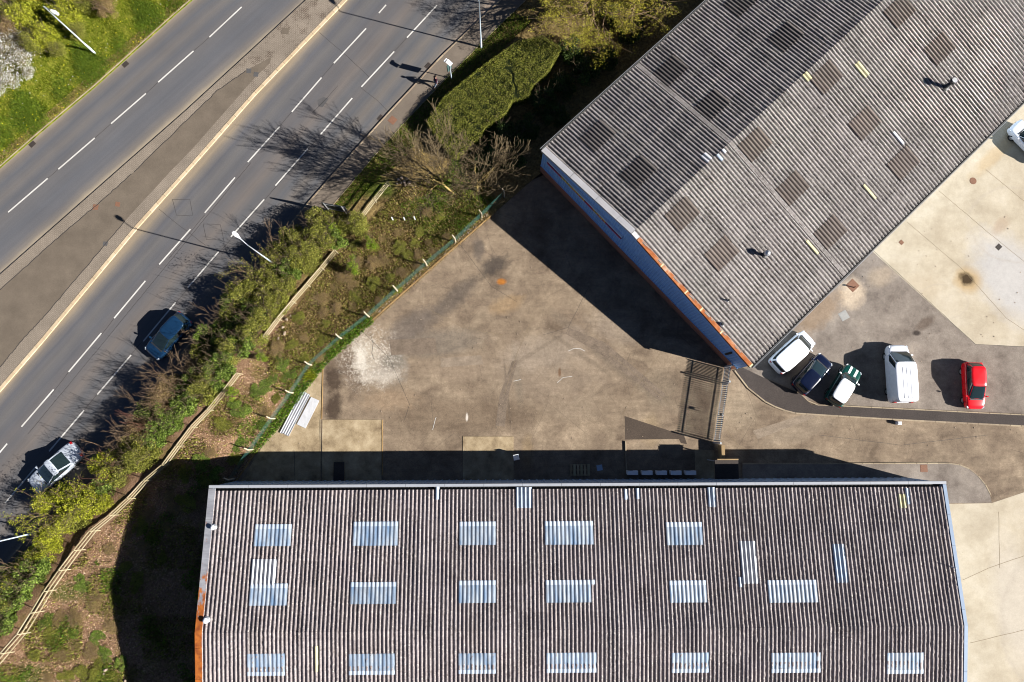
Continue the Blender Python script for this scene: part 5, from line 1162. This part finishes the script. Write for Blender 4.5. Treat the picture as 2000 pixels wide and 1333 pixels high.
for i, (u, v) in enumerate(((300, 800), (275, 862), (352, 735), (246, 885), (424, 668), (455, 618), (335, 770), (560, 500))):
    tree(gb(u, v), (-.4, .2), 3.0+.25*(i % 4), 'bare pale twiggy sapling at the road edge of the shrub belt', 60+i, 5, 3, (M_TWIG, M_TWIG, M_TWIG), .04, .5, .3, trunk=.2, kids=(2, 3), name='sapling', z=bz(*gb(u, v)[:2]), group='bare saplings along the road edge')
wp = g(1180, -32, 5.0); wp2 = g(1105, -28, 4.5); wp3 = g(1240, -30, 4.5)
tree(wp, (0, 0), 8.2, 'large yellow olive willow tree between the hedge and the grey warehouse', 41, 11, 4, (M_BARK, M_TWIG, M_TWIG), .26, .78, .1, trunk=.3, leaf=('willow', 22000, .085, .17), kids=(2, 4), shrink=.74, droop=.05, name='willow_tree')
tree(wp2, (-.15, .05), 6.6, 'smaller yellow olive willow beside the end of the clipped hedge', 42, 8, 4, (M_BARK, M_TWIG, M_TWIG), .18, .75, .15, trunk=.28, leaf=('willow', 12000, .085, .16), kids=(2, 3), name='willow_tree')
tree(wp3, (.1, .05), 6.6, 'yellow olive willow close beside the grey warehouse eave', 43, 9, 4, (M_BARK, M_TWIG, M_TWIG), .18, .75, .15, trunk=.28, leaf=('willow', 14000, .085, .16), kids=(2, 4), name='willow_tree')
# ------------------------------------------------------------------ clipped hedge
HP = [(834, 238), (868, 190), (935, 136), (1006, 84), (1058, 70), (1096, 94), (1070, 140), (1040, 166), (1032, 190), (1000, 196), (988, 222), (944, 252), (938, 268), (892, 304), (876, 298)]
HH = 1.35; hp = [g(u, v, HH) for u, v in HP]; poly = [(p.x, p.y) for p in hp]; cx = sum(p[0] for p in poly)/len(poly); cy = sum(p[1] for p in poly)/len(poly)
e = empty('hedge', (cx, cy, .08)); tag(e, 'clipped flat topped green hedge along the back of the footway', 'hedge')
ins = [Vector((cx+(x-cx)*.97-cx, cy+(y-cy)*.97-cy, 0)) for x, y in poly]; n = len(ins)
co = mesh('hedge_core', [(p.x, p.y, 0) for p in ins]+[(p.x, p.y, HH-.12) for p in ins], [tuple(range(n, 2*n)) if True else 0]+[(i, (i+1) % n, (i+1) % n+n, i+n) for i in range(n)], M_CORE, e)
HQ, HC = g(926, 212, HH), g(1000, 150, HH); xs = np.array(poly); lo, hi = xs.min(0), xs.max(0); Pt = []
while len(Pt) < 30000:
    q = RNG.uniform(lo, hi, (4000, 2))
    for x, y in q:
        if inside((x, y), poly):
            a = math.sin(x*2.1+y*.7)*math.sin(y*1.9-x*.5); wv = .25*math.sin(x*5)+.2*math.sin(y*6+x); hole = math.exp(-((x-HQ.x+wv)**2+((y-HQ.y)*1.5+wv)**2)/.22)
            cleft = math.exp(-((x-HC.x+.35*(y-HC.y)+.5*wv)**2)/.02)*(1 if y < HC.y+.9 else 0)
            zz = HH-.04+.07*a+.09*math.sin(x*4.7+1)*math.sin(y*5.3)+RNG.normal(0, .06)-.12*hole-.5*cleft
            Pt.append((x-cx, y-cy, max(.1, zz)))
for i in range(n):
    a, b = Vector((*poly[i], 0)), Vector((*poly[(i+1) % n], 0)); m = int((b-a).length*750)
    for k in range(m):
        p = a.lerp(b, RNG.uniform()); Pt.append((p.x-cx+RNG.normal(0, .05), p.y-cy+RNG.normal(0, .05), RNG.uniform(.05, HH)))
V, F = quads(np.array(Pt), .075, .5, .65); link(bpy.data.objects.new('foliage', fast_mesh('foliage', V, F, LM['hedge'])), e)
# ------------------------------------------------------------------ grass, flowers, chips, weeds (uncountable ground cover)
def blades(pts, h, w, z):
    n = len(pts); P = np.zeros((n, 3)); P[:, :2] = pts; P[:, 2] = z if z is not None else bz(pts[:, 0], pts[:, 1]); a = RNG.uniform(0, 2*math.pi, n); hh = h*RNG.uniform(.5, 1.4, n); ww = w*RNG.uniform(.6, 1.4, n)
    ln = RNG.normal(0, .45, (n, 2)); D = np.stack([np.cos(a)*ww, np.sin(a)*ww, np.zeros(n)], 1); T = np.concatenate([ln*hh[:, None], hh[:, None]], 1)
    V = np.stack([P-D, P+D, P+T], 1).reshape(-1, 3); return V, np.arange(3*n).reshape(-1, 3)
def scatter(poly, n, dens=None):
    W = np.array([g(u, v)[:2] for u, v in poly]); pl = [tuple(p) for p in W]; lo, hi = W.min(0), W.max(0); out = []
    while len(out) < n:
        for x, y in RNG.uniform(lo, hi, (6000, 2)):
            if inside((x, y), pl) and (dens is None or RNG.uniform() < dens(x, y)): out.append((x, y))
            if len(out) >= n: break
    return np.array(out)
def patchy(s, ph): return lambda x, y: .35+.65*max(0, math.sin(x*s+ph)*math.sin(y*s*1.1+ph*2)+.35*math.sin(x*s*2.3)*math.sin(y*s*2.7))
VG = [(-60, -40), (372, -40)]+W_EDGE[1:-1]+[(-60, 375)]
VG = [(-40, -30), (395, -30), (372, 0), (340, 28), (182, 169), (76, 258), (-40, 358)]
def stuff(name, V, F, mat, label, cat): return tag(link(bpy.data.objects.new(name, fast_mesh(name, V, F, mat))), label, cat, kind='stuff')
V, F = blades(scatter(VG, 42000), .16, .02, .09); stuff('grass', V, F, LM['grass'], 'bright green grass of the roadside verge', 'grass')
V, F = blades(scatter(VG, 24000, lambda x, y: max(0, math.sin(x*.6+1)*math.sin(y*.7+2)+.4*math.sin(x*1.7+y))), .24, .03, .09); stuff('grass', V, F, LM['grassdk'], 'darker grass tufts in the roadside verge', 'grass')
DG = [(395, -20), (372, 0), (340, 28), (182, 169), (76, 258), (-20, 340), (-20, 318), (60, 252), (165, 160), (322, 20), (372, -25)]
V, F = blades(scatter(DG, 7000), .12, .03, .09); stuff('dry_grass', V, F, LM['straw'], 'dry yellow grass along the verge kerb', 'grass')
fp = scatter(VG, 260, patchy(.8, 2.0)); V, F = quads(np.column_stack([fp, np.full(len(fp), .24)]), .085, 3, .9); stuff('dandelion_flowers', V, F, LM['flower'], 'yellow dandelion flowers dotted in the verge', 'flowers')
fp = scatter(VG, 90, patchy(.9, .3)); V, F = quads(np.column_stack([fp, np.full(len(fp), .24)]), .075, 3, .9); stuff('daisy_flowers', V, F, LM['flowerw'], 'white flowers dotted in the verge', 'flowers')
FS = P_BACK[1:7]+[(600, 500), (650, 440), (720, 372), (775, 325), (820, 275), (850, 215), (900, 165), (985, 95), (1040, 40)]
V, F = blades(scatter(FS, 16000), .15, .02, .08); stuff('grass', V, F, LM['grassdk'], 'grass strip between the footway and the hedge', 'grass')
GP = [(780, 400), (830, 385), (880, 330), (880, 310), (905, 300), (950, 340), (965, 400), (900, 455), (845, 480), (800, 440)]
V, F = blades(scatter(GP, 9000, patchy(.9, .6)), .2, .022, .08); stuff('grass', V, F, LM['weed'], 'lush weeds around the lichened trees', 'grass')
BK = [(520, 690), (640, 520), (720, 440), (780, 370), (860, 340), (960, 410), (880, 485), (720, 620), (640, 690), (560, 770)]
V, F = blades(scatter(BK, 16000, patchy(.7, 3)), .2, .035, None); stuff('bank_growth', V, F, LM['olive'], 'mossy olive growth over the bank by the chain link fence', 'ground cover')
V, F = blades(scatter(BK, 18000, patchy(.8, 5)), .2, .035, None); stuff('dead_grass', V, F, LM['straw'], 'dead straw grass over the bank by the chain link fence', 'ground cover')
LB_ = [(-40, 1400), (0, 1312), (122, 1140), (258, 990), (342, 905), (482, 728), (560, 630), (640, 640), (600, 715), (500, 880), (430, 985), (400, 1400)]
sp = scatter(LB_, 26000); V, F = quads(np.column_stack([sp, bz(sp[:, 0], sp[:, 1])+RNG.uniform(.01, .04, len(sp))]), .1, 1.2, .35); stuff('wood_chips', V, F, LM['chip'], 'pinkish wood chips covering the bank', 'wood chips')
V, F = blades(scatter(LB_, 9000, lambda x, y: .2+.8*max(0, math.sin(x*.5)*math.sin(y*.6+1))), .16, .034, None); stuff('dead_grass', V, F, LM['straw'], 'dead stems scattered over the wood chips', 'ground cover')
V, F = blades(scatter(LB_, 7000, lambda x, y: 1.0 if math.sin(x*.9+1)*math.sin(y*.8+2)+.5*math.sin(x*2.2)*math.sin(y*1.9) > .62 else .0), .22, .03, None); stuff('bank_weeds', V, F, LM['weed'], 'green weed tufts in the wood chips', 'weeds')
V, F = blades(scatter(LB_, 20000, lambda x, y: 1.0 if math.sin(x*.7+4)*math.sin(y*.9+1) > .05 else .12), .2, .034, None); stuff('bank_growth', V, F, LM['olive'], 'olive growth in the wood chips', 'ground cover')
FW = [(725, 618), (732, 630), (640, 712), (600, 762), (545, 838), (500, 888), (488, 880), (560, 780), (600, 715), (660, 655)]
V, F = blades(scatter(FW, 7000), .24, .03, .08); stuff('fence_weeds', V, F, LM['weed'], 'green weeds along the foot of the chain link fence', 'weeds')
EG = [(965, 410), (968, 418), (878, 498), (728, 632), (722, 624), (872, 488)]
V, F = blades(scatter(EG, 2600), .14, .02, .05); stuff('edge_grass', V, F, LM['straw'], 'dry grass along the yard edging', 'grass')
p = g(608, 735); P = np.array([[p.x, p.y]])+RNG.normal(0, .22, (500, 2)); V, F = blades(P, .55, .015, .05); stuff('grass_tuft', V, F, LM['bright'], 'spiky yellow grass tuft at the slab corner', 'grass')
